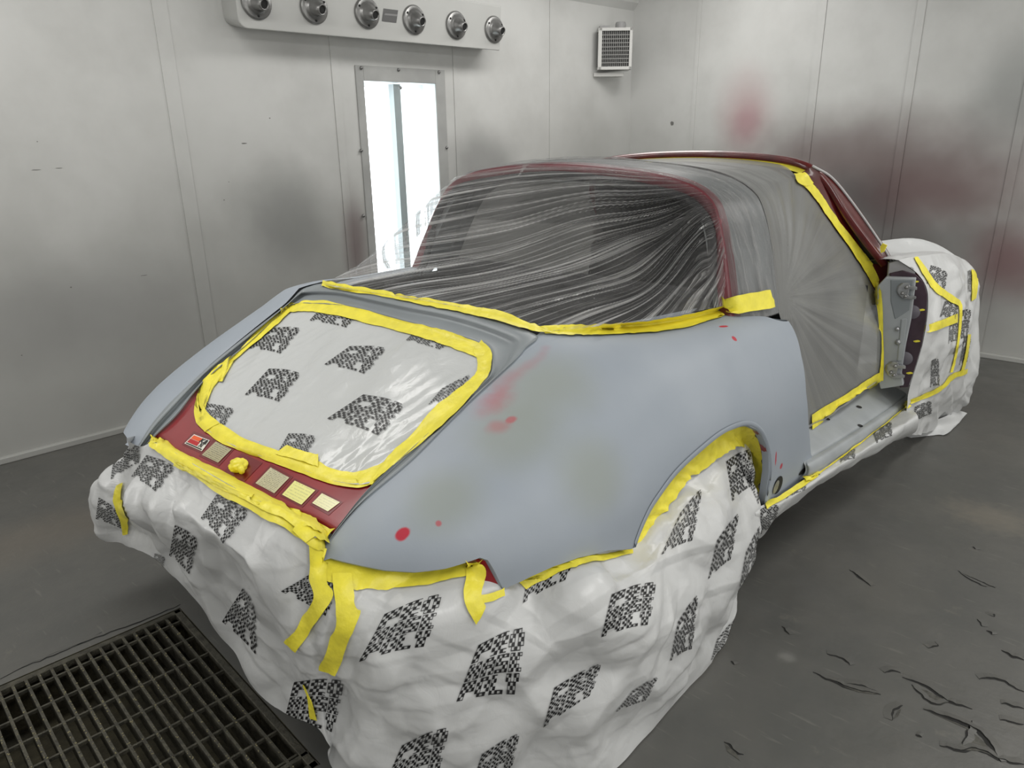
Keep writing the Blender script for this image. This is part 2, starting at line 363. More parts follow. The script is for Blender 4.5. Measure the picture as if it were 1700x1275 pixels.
# left wall, split round the light opening
lx0, lz1 = ws(603,134); lx1, _ = ws(722,139); lz0 = .35
S0 = -9.0
def quadw(s0, s1, z0, z1, off=0): return [wpos(s0,z0,off), wpos(s1,z0,off), wpos(s1,z1,off), wpos(s0,z1,off)]
vs, fs = [], []
for q in (quadw(S0,lx0,0,H), quadw(lx1,0,0,H), quadw(lx0,lx1,0,lz0), quadw(lx0,lx1,lz1,H)):
    o = len(vs); vs += q; fs.append((o,o+1,o+2,o+3))
# panel joints: raised battens, dents
for px, py, wd in ((258,50,.07),(548,95,.05),(752,120,.03),(912,95,.04)):
    s, _z = ws(px, py); box(vs, fs, wpos(s+wd/2, H/2, .002), (.006,wd,H), Matrix.Rotation(-math.atan2(WALL_D.x,WALL_D.y), 3, 'Z'))
for s in (-6.1,-4.89):
    box(vs, fs, wpos(s, H/2, .002), (.006,.07,H), Matrix.Rotation(-math.atan2(WALL_D.x,WALL_D.y), 3, 'Z'))
tag(mesh('wall_left', vs, fs, M_wall, smooth=False), kind='structure')
# far wall
vs = [Vector((-1.92,3.80,0)), Vector((3.6,3.80,0)), Vector((3.6,3.80,CH)), Vector((-1.92,3.80,CH))]; fs = [(0,1,2,3)]
for x, wd in ((-1.33,.03),(-.435,.05),(.165,.05),(.80,.05),(1.5,.05)): box(vs, fs, (x,3.797,CH/2), (wd,.006,CH))
tag(mesh('wall_far', vs, fs, M_wallf, smooth=False), kind='structure')
tag(mesh('wall_right', [(3.2,-4.5,0),(3.2,4.5,0),(3.2,4.5,CH),(3.2,-4.5,CH)], [(0,3,2,1)], M_wall, smooth=False), kind='structure')
tag(mesh('wall_near', [(-3.2,-4.2,0),(3.6,-4.2,0),(3.6,-4.2,CH),(-3.2,-4.2,CH)], [(0,3,2,1)], M_wall, smooth=False), kind='structure')
BH = CH-H
tag(mesh('ceiling', [wpos(S0,CH,BH*.95), Vector((3.6,-4.9,CH)), Vector((3.6,3.9,CH)), wpos(.02,CH,BH*.95)], [(0,1,2,3)], M_wall, smooth=False), kind='structure')
vs = [wpos(S0,H,0), wpos(.03,H,0), wpos(.03,H+.05,.04), wpos(S0,H+.05,.04), wpos(.03,H+.09,.04), wpos(S0,H+.09,.04), wpos(.03,CH,BH*.95), wpos(S0,CH,BH*.95)]
tag(mesh('ceiling_slope', vs, [(0,1,2,3),(3,2,4,5),(5,4,6,7)], M_wall, smooth=False), kind='structure')
# base curb rails
vs, fs = [], []; Mw = Matrix.Rotation(-math.atan2(WALL_D.x,WALL_D.y), 3, 'Z')
box(vs, fs, wpos(S0/2, .015, .012), (.03,abs(S0),.03), Mw); bevel(tag(mesh('baseboard_left', vs, fs, M_wall, smooth=False), kind='structure'), .004)
vs, fs = [], []; box(vs, fs, (.8,3.785,.015), (5.4,.03,.03)); bevel(tag(mesh('baseboard_far', vs, fs, M_wallf, smooth=False), kind='structure'), .004)
# wall marks
vs, fs = [], []
for px, py, a, b in ((405,238,.03,.006),(60,282,.04,.003),(98,279,.03,.003),(62,235,.006,.004),(448,196,.008,.006),(372,332,.006,.005),(118,477,.008,.008),(380,302,.006,.004),(1640,478,.02,.02),(1116,205,.03,.03),(36,590,.006,.006),(240,457,.03,.003),(255,737,.012,.008)):
    far = px > 1045; c = (fw(px,py)+Vector((0,-.0012,0))) if far else wl(px,py,.0012)
    u = Vector((1,0,0)) if far else WALL_D; o = len(vs); nn = 9
    for k in range(nn):
        an = 2*math.pi*k/nn; rr = .35+.3*random.random(); vs.append(c+u*math.cos(an)*a*rr+Vector((0,0,1))*math.sin(an)*b*rr)
    fs.append(tuple(range(o,o+nn)))
tag(mesh('trim_1', vs, fs, mat('wall_scuff', (.16,.16,.15), .7), smooth=False), kind='structure')

# wall light
lt = empty('wall_light', wpos((lx0+lx1)/2,(lz0+lz1)/2), 'tall lit fluorescent light box with grey frame in the left booth wall behind the car', 'light')
fx0, fz1 = ws(588,108); fx1, _ = ws(737,118)
vs, fs = [], []
for s0, s1, z0, z1 in ((fx0,lx0,lz0-.1,fz1),(lx1,fx1,lz0-.1,fz1),(lx0,lx1,lz1,fz1),(lx0,lx1,lz0-.1,lz0)): box(vs, fs, wpos((s0+s1)/2,(z0+z1)/2,.004), (.008,s1-s0,z1-z0), Mw)
bevel(mesh('light_frame', vs, fs, mat('light_frame_grey', (.40,.405,.395), .35, vary=(5,.8)), lt, False), .002, 1)
vs, fs = [], []
dp = -.13; q = quadw(lx0,lx1,lz0,lz1); qb = quadw(lx0,lx1,lz0,lz1,dp); vs = q+qb; fs = [(4,5,6,7),(0,1,5,4),(1,2,6,5),(2,3,7,6),(3,0,4,7)]
M_refl = mat('white_reflector', (.85,.87,.88), .3); mesh('reflector', vs, fs, M_refl, lt, False)
M_tube = bpy.data.materials.new('fluorescent_tube'); M_tube.use_nodes = True; M_tube.node_tree.nodes.clear()
_e = M_tube.node_tree.nodes.new('ShaderNodeEmission'); _o = M_tube.node_tree.nodes.new('ShaderNodeOutputMaterial'); _e.inputs[0].default_value = (.93,.98,1,1); _e.inputs[1].default_value = 5.0
M_tube.node_tree.links.new(_e.outputs[0], _o.inputs[0])
wdt = lx1-lx0
for f in (.12,.30,.64,.82):
    vs, fs = [], []; tube(vs, fs, [wpos(lx0+wdt*f,lz0+.02,-.06), wpos(lx0+wdt*f,lz1-.03,-.06)], .019, 12); mesh('light_tube', vs, fs, M_tube, lt)
vs, fs = [], []; box(vs, fs, wpos(lx0+wdt*.47,(lz0+lz1)/2,-.045), (.05,.05,lz1-lz0-.02), Mw); mesh('ballast_cover', vs, fs, mat('ballast_grey', (.42,.46,.47), .4, .3), lt, False)
vs, fs = [], []; vs = quadw(lx0,lx1,lz0,lz1,.001); gm = mat('clear_light_glass', (.9,.95,.95), .05)
gb = gm.node_tree.nodes['Principled BSDF']; gb.inputs['Transmission Weight'].default_value = 1; gb.inputs['IOR'].default_value = 1.02
mesh('glass', vs, [(0,1,2,3)], gm, lt, False)
for px, py in ((598,113),(660,116),(727,120),(663,146),(598,250),(740,245),(602,358)):
    s, z = ws(px,py); vs, fs = [], []; M = Matrix.Translation(wpos(s,z,.008)) @ WALL_N.to_track_quat('Z','Y').to_matrix().to_4x4()
    lathe(vs, fs, [(0,.012),(.006,.012),(.01,.004),(.01,0)], M, 12); mesh('clip', vs, fs, M_nozzle, lt)

# air nozzle box
OFF = .16
def wo(px, py): return wl(px, py, OFF)
A = wo(397,44); B = wo(830,86); TR = wo(846,12)
sA = (A-CORNER).dot(WALL_D); sB = (B-CORNER).dot(WALL_D); sT = (TR-CORNER).dot(WALL_D); zb = (A.z+B.z)/2; zt = TR.z
ab = empty('air_nozzle_box', wpos((sA+sB)/2,(zb+zt)/2,.08), 'long grey box with a row of six round air nozzles high on the left wall', 'air nozzle box')
zb += .0; r_ = .045
prof = [(sA,zt+.02)]+[(sA+r_-r_*math.cos(a), zb+r_-r_*math.sin(a)) for a in [k*math.pi/2/6 for k in range(7)]]+[(sB,zb),(sB+.02,zt)]
n = len(prof); vs = [wpos(s,z,OFF) for s, z in prof]+[wpos(s,z+(.03 if z < zb+.1 else 0),0) for s, z in prof]
fs = [tuple(range(n)), tuple(range(2*n-1,n-1,-1))]+[(i,(i+1)%n,(i+1)%n+n,i+n)[::-1] for i in range(n)]
bevel(mesh('housing', vs, fs, M_box, ab, False), .006, 3)
Mq = (WALL_N*1+Vector((0,0,-.12))).normalized().to_track_quat('Z','Y').to_matrix().to_4x4()
tilt = (WALL_N+WALL_D*.12+Vector((0,0,-.28))).normalized().to_track_quat('Z','Y').to_matrix().to_4x4()
for px, py in ((425,4),(521,13),(609,22),(687,33),(757,42),(820,49)):
    c = wl(px,py,OFF+.002); nz = None
    vs, fs = [], []; M = Matrix.Translation(c) @ WALL_N.to_track_quat('Z','Y').to_matrix().to_4x4()
    lathe(vs, fs, [(.078,0),(.078,.006),(.070,.014),(.058,.012),(.054,.02),(.03,.035)], M, 40); nz = mesh('nozzle', vs, fs, M_nozzle, ab)
    vs, fs = [], []; M2 = Matrix.Translation(c+WALL_N*.012) @ tilt; lathe(vs, fs, [(.046,0),(.043,.018),(.030,.040),(.026,.062),(.021,.064),(.0185,.05)], M2, 32); mesh('jet', vs, fs, M_nozzle, nz)
    vs, fs = [], []; lathe(vs, fs, [(.0,.0585),(.0205,.0585)], M2, 32); mesh('jet_opening', vs, fs, M_black, nz)
    for k in range(3): an = k*2.1+.5; vs, fs = [], []; lathe(vs, fs, [(0,.018),(.005,.018),(.006,.012)], M @ Matrix.Translation((.062*math.cos(an),.062*math.sin(an),0)), 8); mesh('screw', vs, fs, M_black, nz)
def quadpx(pts, off): return [wl(x,y,off) for x, y in pts]
mesh('nameplate', quadpx([(637,14),(661,17),(658,38),(634,35)], OFF+.002), [(0,1,2,3)], mat('nameplate_grey', (.09,.09,.09), .4), ab, False)
mesh('nameplate_band', quadpx([(639,22),(660,24),(659,27),(638,25)], OFF+.003), [(0,1,2,3)], mat('nameplate_light', (.2,.2,.2), .4), ab, False)

# wall heater / vent box in the corner
hb = empty('corner_vent_box', (-1.78,3.45,2.0), 'pale box with dark grille fins hanging in the far left corner', 'vent box')
c0 = at(992,44,y=3.36); ct = c0; W_ = (at(1050,54,y=3.50)-at(994,44,y=3.44)).length
P_tl = at(994,46,y=3.30); P_tr = at(1050,54,y=3.47); P_bl = at(993,116,y=3.30); P_br = at(1049,120,y=3.47)
xd = (P_tr-P_tl); xd.z = 0; hw = xd.length; xd.normalize(); zd = Vector((0,0,1)); yd = Vector((-xd.y, xd.x, 0)); hh = P_tl.z-P_bl.z; dd = .17
MB = Matrix((xd, yd, zd)).transposed()
def hbp(a, b, c): return P_bl+xd*a+yd*b+zd*c
vs, fs = [], []; t_ = .022
for a, b, c, sx, sy, sz in ((hw/2,dd/2,hh-t_/2,hw,dd,t_),(hw/2,dd/2,t_/2,hw,dd,t_),(t_/2,t_/2,hh/2,t_*1.3,t_,hh),(hw-t_/2,t_/2,hh/2,t_,t_,hh),(t_/2,dd-t_/2,hh/2,t_,t_,hh),(hw-t_/2,dd-t_/2,hh/2,t_,t_,hh)): box(vs, fs, hbp(a,b,c), (sx,sy,sz), MB)
M_hbox = mat('vent_box_white', (.6,.6,.58), .4); bevel(mesh('frame', vs, fs, M_hbox, hb, False), .003)
vs, fs = [], []; box(vs, fs, hbp(hw/2,dd/2,hh/2), (hw-.04,dd-.04,hh-.04), MB); mesh('core', vs, fs, mat('vent_dark_core', (.05,.05,.05), .6), hb, False)
vs, fs = [], []
for k in range(1, 9): box(vs, fs, hbp(hw/2,.012,t_+k*(hh-2*t_)/9), (hw-.03,.010,.005), MB)
for k in range(1, 9): box(vs, fs, hbp(.012,dd/2,t_+k*(hh-2*t_)/9), (.010,dd-.03,.005), MB)
for k in range(1, 14): box(vs, fs, hbp(t_+k*(hw-2*t_)/14,.010,hh/2), (.003,.008,hh-.04), MB)
for k in range(1, 4): box(vs, fs, hbp(.010,t_+k*(dd-2*t_)/4,hh/2), (.008,.003,hh-.04), MB)
mesh('grille', vs, fs, mat('grille_grey', (.3,.3,.29), .5), hb, False)
vs, fs = [], []; box(vs, fs, hbp(hw*.35,dd*.7,-.03), (hw*.9,.14,.025), MB); box(vs, fs, hbp(-.01,dd+.06,hh/2), (.012,.1,hh+.1), MB)
mesh('bracket', vs, fs, M_hbox, hb, False)
vs, fs = [], []; lathe(vs, fs, [(0,.05),(.035,.05),(.04,.035),(.04,0)], Matrix.Translation(hbp(hw*.7,dd*.6,hh-.002)), 20); box(vs, fs, hbp(hw*.2,dd*.4,hh+.01), (hw*.3,.04,.02), MB)
mesh('cap', vs, fs, mat('cap_grey', (.3,.3,.3), .5), hb, False)

# ================================================================== CAR
car = empty('sports_car', (0,.7,0), 'partly stripped open-roof coupe body in flat grey primer with red rear panel, masked for painting', 'car')
# ---- side panels
BOT = [(530,912),(548,922),(590,937),(640,947),(690,950),(740,944),(797,926),(810,930),(822,950),(835,978),(880,958),(920,940),(960,926),(1010,914),(1050,911),
       (1060,885),(1075,852),(1090,828),(1120,788),(1160,750),(1200,719),(1238,705),(1262,716),(1275,745),(1278,782),(1271,826),(1268,846),(1300,820),(1330,800),(1356,782)]
bot = [hit_side(*p) for p in BOT]
ybz = []
for p in bot:
    if not ybz or p.y > ybz[-1][0]+.004: ybz.append((p.y, p.z))
ybz[0] = (-.94, ybz[0][1])
def zbot(y): return lerpt(ybz, y)
JE = [(1278,512),(1300,524),(1318,548),(1330,590),(1338,650),(1342,700),(1346,752),(1356,782)]
je = [hit_side(*p) for p in JE]
jz = sorted([(p.z, p.y) for p in je])
YE = je[-1].y
LF = sorted([(p.y, p.x) for p in [hit_deck(*q) for q in [(497,484),(474,507),(412,555),(351,604),(316,637),(282,670),(252,705),(229,741)]]])
LSH = [(y, x+smt(X0, y)) for y, x in LF]+[(LF[-1][0]+.25, 0)]
def side_mesh(sx):
    ys = sorted(set([-.935+(YE+.935)*i/150 for i in range(151)]+[b[0] for b in ybz]+[b[0]+.002 for b in ybz]))
    ys = [y for y in ys if y <= YE]
    NV = 44; vs = []
    for y in ys:
        x0, z0, xm, zm = sidepar(y); zb = min(zbot(y), z0-.002)
        # profile polyline by arc parameter
        pr = []
        for k in range(41):
            th = k/40*math.pi/2; pr.append(Vector((x0+(xm-x0)*math.sin(th)**(2/NE), zm+(z0-zm)*math.cos(th)**(2/NE), 0)))
        z = zm
        while z > .15: z -= .02; pr.append(Vector((Xs(y, z), z, 0)))
        cut = [pr[0]]
        for a, b in zip(pr, pr[1:]):
            if b.y < zb: f = (a.y-zb)/max(1e-6, a.y-b.y); cut.append(a.lerp(b, f)); break
            cut.append(b)
        if len(cut) < 2: cut.append(cut[0]+Vector((0,-.002,0)))
        for q in resample(cut, NV, True):
            yy = y; ye = lerpt(jz, q.y); s0 = .30
            if y > s0: yy = s0+(y-s0)*(ye-s0)/(YE-s0)
            vs.append(Vector((Xs(yy,q.y) if q.y < sidepar(yy)[1]-.001 else q.x, yy, q.y)))
    nr = len(ys)
    fs = [(j*NV+i, j*NV+i+1, (j+1)*NV+i+1, (j+1)*NV+i) for j in range(nr-1) for i in range(NV-1)]
    if sx < 0:
        out = []
        for v in vs:
            x0, z0, xm, zm = sidepar(v.y); w_ = max(0, min(1, (v.x-x0)/max(.01, xm-x0))); out.append(Vector((-v.x+lerpt(LSH, v.y)*(1-w_), v.y, v.z)))
        vs = out; fs = [f[::-1] for f in fs]
    edge = [vs[j*NV+NV-1] for j in range(nr)]
    return vs, fs, edge, [vs[(nr-1)*NV+i] for i in range(NV)]
vsR, fsR, edgeR, jambR = side_mesh(1)
sp = mesh('right_quarter_panel', vsR, fsR, M_prim, car); tag(sp, 'right rear quarter panel in smooth grey primer with small red rub-through spots'); target(vsR, fsR)
for sg in (1, -1):
    y_0 = -.345 if sg > 0 else -.2; ysf = [y_0+(.60-y_0)*i/60 for i in range(61)]; fx = []
    for y in ysf:
        x0, z0, xm, zm = sidepar(y); g_ = .25+.75*max(0, min(1, (y+.29)/.1)); fx.append([Vector((sg*(x0+.003),y,z0-.0015)), Vector((sg*(x0-.02*g_),y,z0+.003*(g_-.3))), Vector((sg*(x0-.05*g_),y,z0+.006*(g_-.3))), Vector((sg*(x0-.09*g_),y,z0+.006*(g_-.3)))])
    v_, f_ = strip([[q[k] for q in fx] for k in range(4)]); mesh('waist_ledge', v_, f_, M_prim, car)
    if sg > 0: target(v_, f_)
vsL, fsL, edgeL, _ = side_mesh(-1)
sl = mesh('left_quarter_panel', vsL, fsL, M_prim, car)
# rolled edge along the lower boundary, and the red inner lip at the wheel arch
def inward(edge, dx, dz=0): return [Vector((p.x-dx, p.y, p.z+dz)) for p in edge]
v_, f_ = strip([edgeR, [Vector((p.x-.006,p.y,p.z-.004)) for p in edgeR], inward(edgeR,.02,.0)]); mesh('edge_flange', v_, f_, M_prim, car)
arch = resample([hit_side(*p) for p in [(1052,908),(1060,885),(1075,852),(1090,828),(1120,788),(1160,750),(1200,719),(1238,705),(1262,716),(1275,745),(1278,782),(1271,826),(1266,856)]], 60)
v_, f_ = strip([[p+Vector((.002,0,.012)) for p in arch], [p+Vector((.006,0,.002)) for p in arch], [p+Vector((-.004,0,-.006)) for p in arch], [p+Vector((-.012,0,-.006)) for p in arch], [p+Vector((-.022,0,-.003)) for p in arch]])
mesh('arch_lip', v_, f_, [M_prim, M_red], car, fm=[0 if i//59 < 2 else 1 for i in range(len(f_))])
# jamb return at the door opening
v_, f_ = strip([jambR, [p+Vector((-.012,.008,0)) for p in jambR], [p+Vector((-.05,.0,0)) for p in jambR], [p+Vector((-.13,.0,-.002)) for p in jambR]]); mesh('door_jamb_edge', v_, f_, M_prim, car)
# small slot with rubber plug low in front of the arch
def ell(px, py, rx, ry, ang, m, name, parent, lift=.0015, n=20):
    c = [hit(px+rx*math.cos(a)*math.cos(ang)-ry*math.sin(a)*math.sin(ang), py+rx*math.cos(a)*math.sin(ang)+ry*math.sin(a)*math.cos(ang), lift) for a in [2*math.pi*k/n for k in range(n)]]
    c = [p for p in c if p is not None]
    if len(c) > 3: return mesh(name, c, [tuple(range(len(c)))], m, parent, False)
ell(1291,805,6,16,.35,M_black,'jack_hole',car); ell(1287,808,3.2,12,.35,M_metal,'jack_tube',car,.003); ell(1332,782,2.5,9,.75,M_black,'drain_slot',car)

# ---- rear deck ring round the engine opening
O = [(529,920),(591,843),(679,768),(735,712),(781,666),(822,628),(856,597),(872,578),(890,560),(860,545),(800,523),(740,508),(680,498),(620,487),(550,473),(512,474),(497,484),(474,507),(412,555),(351,604),(316,637),(282,670),(252,705),(229,741)]
I = [(560,875),(609,815),(690,738),(735,697),(770,665),(800,640),(815,622),(818,604),(812,580),(794,567),(750,553),(715,543),(679,534),(620,518),(573,507),(505,503),(488,505),(472,514),(415,567),(352,620),(322,650),(292,688),(262,718),(240,741)]
NN = 220
def px_rs(L, n, pw=1): return resample([Vector((x,y,0)) for x, y in L], n)
def cr_rs(L, n): P = [Vector((x,y,0)) for x, y in L]; return [cr(P, k/(n-1)) for k in range(n)]
Oo, Ii = cr_rs(O, NN), cr_rs(I, NN); rows = []
for f, dz in ((-.04,-.002),(0,.002),(.10,.004),(.32,.003),(.40,-.001),(.46,-.010),(.60,-.013),(.82,-.012),(.90,-.009),(1,-.006),(1.25,-.03)):
    rows.append([hit_deck(o_.x+(i_.x-o_.x)*f, o_.y+(i_.y-o_.y)*f, dz) for o_, i_ in zip(Oo, Ii)])
v_, f_ = strip(rows); dk = mesh('rear_deck_frame', v_, f_, M_ledge, car); tag(dk, 'grey primed gutter frame around the engine opening'); target(v_, f_)
# ---- rear red panel
U = [(279,684),(322,640),(330,660),(330,695),(355,722),(425,752),(503,780),(547,797),(591,805),(620,800)]
L = [(231,744),(246,737),(262,727),(291,751),(330,771),(367,788),(423,818),(470,842),(512,858),(556,884)]
L2 = [(231,746),(246,740),(262,731),(291,757),(330,777),(367,794),(423,824),(470,848),(512,864),(556,890)]
nU = 90; Uu, Ll, L22 = cr_rs(U,nU), cr_rs(L,nU), cr_rs(L2,nU)
rows = [[hit_deck(u.x+(l.x-u.x)*f, u.y+(l.y-u.y)*f, dz) for u, l in zip(Uu, Ll)] for f, dz in ((0,-.022),(.25,-.019),(.5,-.017),(.8,-.016),(.9,-.014),(1,-.018))]
rows.append([hit_deck(p.x,p.y,-.030) for p in L22])
v_, f_ = strip(rows); rp = mesh('rear_panel', v_, f_, M_red, car); tag(rp, 'glossy red panel below the engine opening with stickers'); 
RPB = [BVHTree.FromPolygons([tuple(v) for v in v_], f_)]; target(v_, f_)
def quad_on(q, bvs, lift, n=8, f=None):
    vs = []
    for j in range(n):
        for i in range(n):
            u, v = i/(n-1), j/(n-1)
            x = (q[0][0]*(1-u)+q[1][0]*u)*(1-v)+(q[3][0]*(1-u)+q[2][0]*u)*v; y = (q[0][1]*(1-u)+q[1][1]*u)*(1-v)+(q[3][1]*(1-u)+q[2][1]*u)*v
            p = hit(x,y,lift,bvs) or hit_deck(x,y,-.012); vs.append(p)
    return vs, gridf(n,n)
def sticker(q, m, name, lift=.002, label=None):
    v_, f_ = quad_on(q, RPB, lift); o = mesh(name, v_, f_, m, rp, False, uvs=[(i%8/7, 1-i//8/7) for i in range(64)])
    if label: tag(o, label)
    return o
def linesmat(name, base, ink, n, amt=.8):
    m = mat(name, base, .28, spec=.6); k = NT(m); b = m.node_tree.nodes['Principled BSDF']
    s = k.nt.nodes.new('ShaderNodeSeparateXYZ'); k.link(k.tc.outputs['UV'], s.inputs[0])
    fr = k.math('FRACT', k.math('MULTIPLY', s.outputs[1], n)); ln = k.math('MULTIPLY', k.math('GREATER_THAN', fr, .45), k.math('LESS_THAN', fr, .8))
    mp = k.nt.nodes.new('ShaderNodeMapping'); mp.inputs['Scale'].default_value = (34,n,1); k.link(k.tc.outputs['UV'], mp.inputs['Vector'])
    wn = k.noise(1, 1, vec=mp.outputs[0]); ln = k.math('MULTIPLY', ln, k.math('GREATER_THAN', wn, .45))
    ed = k.math('MULTIPLY', k.math('GREATER_THAN', s.outputs[0], .08), k.math('LESS_THAN', s.outputs[0], .92)); ln = k.math('MULTIPLY', ln, ed)
    k.link(k.mix(k.math('MULTIPLY', ln, amt), base, ink), b.inputs['Base Color']); return m
M_redE = mat('red_recess_shade', (.16,.008,.012), .3, coat=.5)
# flat plates under each sticker, shade of the recesses painted in darker red
for q in ([(302,738),(322,716),(356,730),(336,754)], [(330,757),(358,729),(391,744),(364,774)], [(370,785),(402,752),(436,769),(406,800)], [(419,804),(450,771),(487,792),(457,825)], [(464,823),(489,794),(530,814),(502,843)], [(515,838),(534,815),(570,834),(546,856)]):
    v_, f_ = quad_on(q, RPB, .0008); mesh('recess', v_, f_, M_redE, rp, False)
sticker([(307,737),(323,722),(349,732),(336,750)], M_white, 'sticker', .0022, 'small white sticker with orange and red blocks and black letters')
kn = rp.children[-1]
def qb(q, u0, v0, u1, v1):
    f = lambda u, v: ((q[0][0]*(1-u)+q[1][0]*u)*(1-v)+(q[3][0]*(1-u)+q[2][0]*u)*v, (q[0][1]*(1-u)+q[1][1]*u)*(1-v)+(q[3][1]*(1-u)+q[2][1]*u)*v)
    return [f(u0,v0), f(u1,v0), f(u1,v1), f(u0,v1)]
KQ = [(323,722),(349,732),(336,750),(307,737)]
for u0,v0,u1,v1,m in ((.05,.08,.62,.42,M_orange),(.05,.45,.62,.80,M_rdec),(.05,.86,.95,.95,M_ink)):
    v_, f_ = quad_on(qb(KQ,u0,v0,u1,v1), RPB, .0028, 4); mesh('print', v_, f_, m, kn, False)
def text_cells(lines, res, font_off=.055, shear=.3, checker=True):
    """rasterise lettering into small ink cells on a unit square; lines = [(text, x0, x1, ytop, ybottom)]"""
    cells = []
    for text, x0, x1, y1, y0 in lines:
        out = []
        for off in (0, .022):
            cu = bpy.data.curves.new('t', 'FONT'); cu.body = text; cu.offset = font_off+off*(1 if checker else 0); cu.shear = shear; cu.space_character = 1.12; cu.resolution_u = 3
            ob = bpy.data.objects.new('t', cu); COL.objects.link(ob); bpy.context.view_layer.update()
            dg = bpy.context.evaluated_depsgraph_get(); me = ob.evaluated_get(dg).to_mesh()
            V = [v.co.copy() for v in me.vertices]; Fc = [tuple(p.vertices) for p in me.polygons]
            out.append(BVHTree.FromPolygons(V, Fc)); bb = (min(v.x for v in V), max(v.x for v in V), min(v.y for v in V), max(v.y for v in V))
            ob.evaluated_get(dg).to_mesh_clear(); bpy.data.objects.remove(ob)
        nx = max(4, int((x1-x0)*res)); ny = max(4, int((y1-y0)*res))
        for j in range(ny):
            for i in range(nx):
                u, v = (i+.5)/nx, (j+.5)/ny; p = Vector((bb[0]+(bb[1]-bb[0])*u, bb[2]+(bb[3]-bb[2])*v, 1)); X, Y = x0+(x1-x0)*u, y0+(y1-y0)*v
                ins = out[0].ray_cast(p, Vector((0,0,-1)))[0] is not None
                if not checker: ok = ins
                else:
                    big = out[1].ray_cast(p, Vector((0,0,-1)))[0] is not None
                    ok = (big and not ins) or (ins and (int((X-.3*Y+1)*12)+int(Y*12)) % 2 == 0)
                if ok: cells.append((X, Y, (x1-x0)/nx, (y1-y0)/ny))
    return cells
def wave(X, Y): return X, Y+.035*math.sin((X-.15)*4.2)
GLY = {'P':'11111 11011 11111 11000 11000','R':'11111 11011 11111 11110 11011','O':'01110 11011 11011 11011 01110','M':'11011 11111 11111 11011 11011','A':'01110 11011 11111 11011 11011',
       'S':'11111 11000 11111 00011 11111','K':'11011 11110 11100 11110 11011','L':'11000 11000 11000 11000 11111','Y':'11011 11011 01110 01110 01110'}
def logo_cells(rows, S=5):
    out = []
    for text, x0, x1, yt, yb in rows:
        W = len(text)*5.6-.6; nx = int(W*S); ny = 5*S
        def inside(a, b):
            if a < 0 or b < 0 or b >= 5: return False
            g = int(a/5.6); u = a-g*5.6
            if g >= len(text) or u >= 5: return False
            return GLY[text[g]].split()[int(b)][int(u)] == '1'
        for jy in range(ny):
            for ix in range(nx):
                a, b = (ix+.5)*W/nx, (jy+.5)/S
                if not inside(a, b): continue
                h = .8/S; edge = not (inside(a-h,b) and inside(a+h,b) and inside(a,b-h) and inside(a,b+h))
                g = int(a/5.6); u = a-g*5.6
                if edge or (int(u)+int(b)+g) % 2 == 0: out.append((x0+(x1-x0)*(ix+.5)/nx, yt+(yb-yt)*(jy+.5)/ny, (x1-x0)/nx, (yt-yb)/ny))
    return out
LOGO = logo_cells([('PRO',.0,1.0,1.0,.66),('MASK',.0,.99,.635,.345),('POLY',.0,.97,.32,.0)])
def print_on(name_vs, name_fs, name_fm, q, bvs, cells, mi, lift=.0022, wav=True):
    """q: picture of the unit square as TL, TR, BR, BL"""
    for X, Y, dx, dy in cells:
        P = []
        for a, b in ((-.52,-.52),(.52,-.52),(.52,.52),(-.52,.52)):
            x, y = X+a*dx, Y+b*dy
            if wav: x, y = wave(x, y)
            v = 1-y; px = (q[0][0]*(1-x)+q[1][0]*x)*(1-v)+(q[3][0]*(1-x)+q[2][0]*x)*v; py = (q[0][1]*(1-x)+q[1][1]*x)*(1-v)+(q[3][1]*(1-x)+q[2][1]*x)*v
            h = hit(px, py, lift, bvs)
            if h is None: break
            P.append(h)
        if len(P) == 4 and (P[0]-P[2]).length < .02:
            o = len(name_vs); name_vs.extend(P); name_fs.append((o,o+1,o+2,o+3)); name_fm.append(mi)
vs, fs, fm = [], [], []
print_on(vs, fs, fm, qb(KQ,.55,.06,1.0,.82), RPB, text_cells([('K&',.0,1,1,.5),('N',.3,.75,.52,.02)], 16, .04, .3, False), 0, .0032, False)
mesh('lettering', vs, fs, M_ink, kn, False)
sticker([(359,734),(385,747),(363,769),(336,756)], linesmat('dull_gold_label', (.42,.39,.26), (.1,.1,.08), 9), 'sticker', .0022, 'dull gold label with fine print')
sticker([(450,777),(481,794),(456,820),(425,803)], linesmat('cream_label', (.55,.52,.36), (.12,.12,.1), 13), 'sticker', .0022, 'cream label with many lines of fine print')
sticker([(490,799),(524,815),(501,839),(469,822)], linesmat('yellow_white_label', (.80,.78,.30), (.4,.42,.2), 6, .5), 'sticker', .0022, 'bright yellow and white label')
sticker([(535,820),(565,835),(545,850),(519,836)], linesmat('white_yellow_label', (.82,.80,.50), (.5,.5,.35), 5, .5), 'sticker', .0022, 'small white label with yellow tint')
# lock striker wrapped in tape
c = hit(399,776,.008,RPB); vs, fs = [], []
bm = bmesh.new(); bmesh.ops.create_icosphere(bm, subdivisions=4, radius=1)
for v in bm.verts:
    d = v.co.copy(); r = 1+.22*noise.noise(d*2.3)+.10*abs(noise.noise(d*5)); v.co = Vector((d.x*.023*r, d.y*.019*r, d.z*.013*r))
mm = bpy.data.meshes.new('wrapped_latch'); bm.to_mesh(mm); bm.free(); mm.materials.append(M_yel)
for p in mm.polygons: p.use_smooth = True
la = bpy.data.objects.new('wrapped_latch', mm); COL.objects.link(la); la.parent = rp; la.location = c; la.rotation_euler = (.4,0,.3); tag(la, 'lock striker wrapped in yellow tape')
vs, fs = [], []; tube(vs, fs, [c+Vector((.018,-.004,.002)), c+Vector((.036,-.012,-.001))], [.008,.0065], 12); mesh('latch_pin', vs, fs, M_yel, rp)
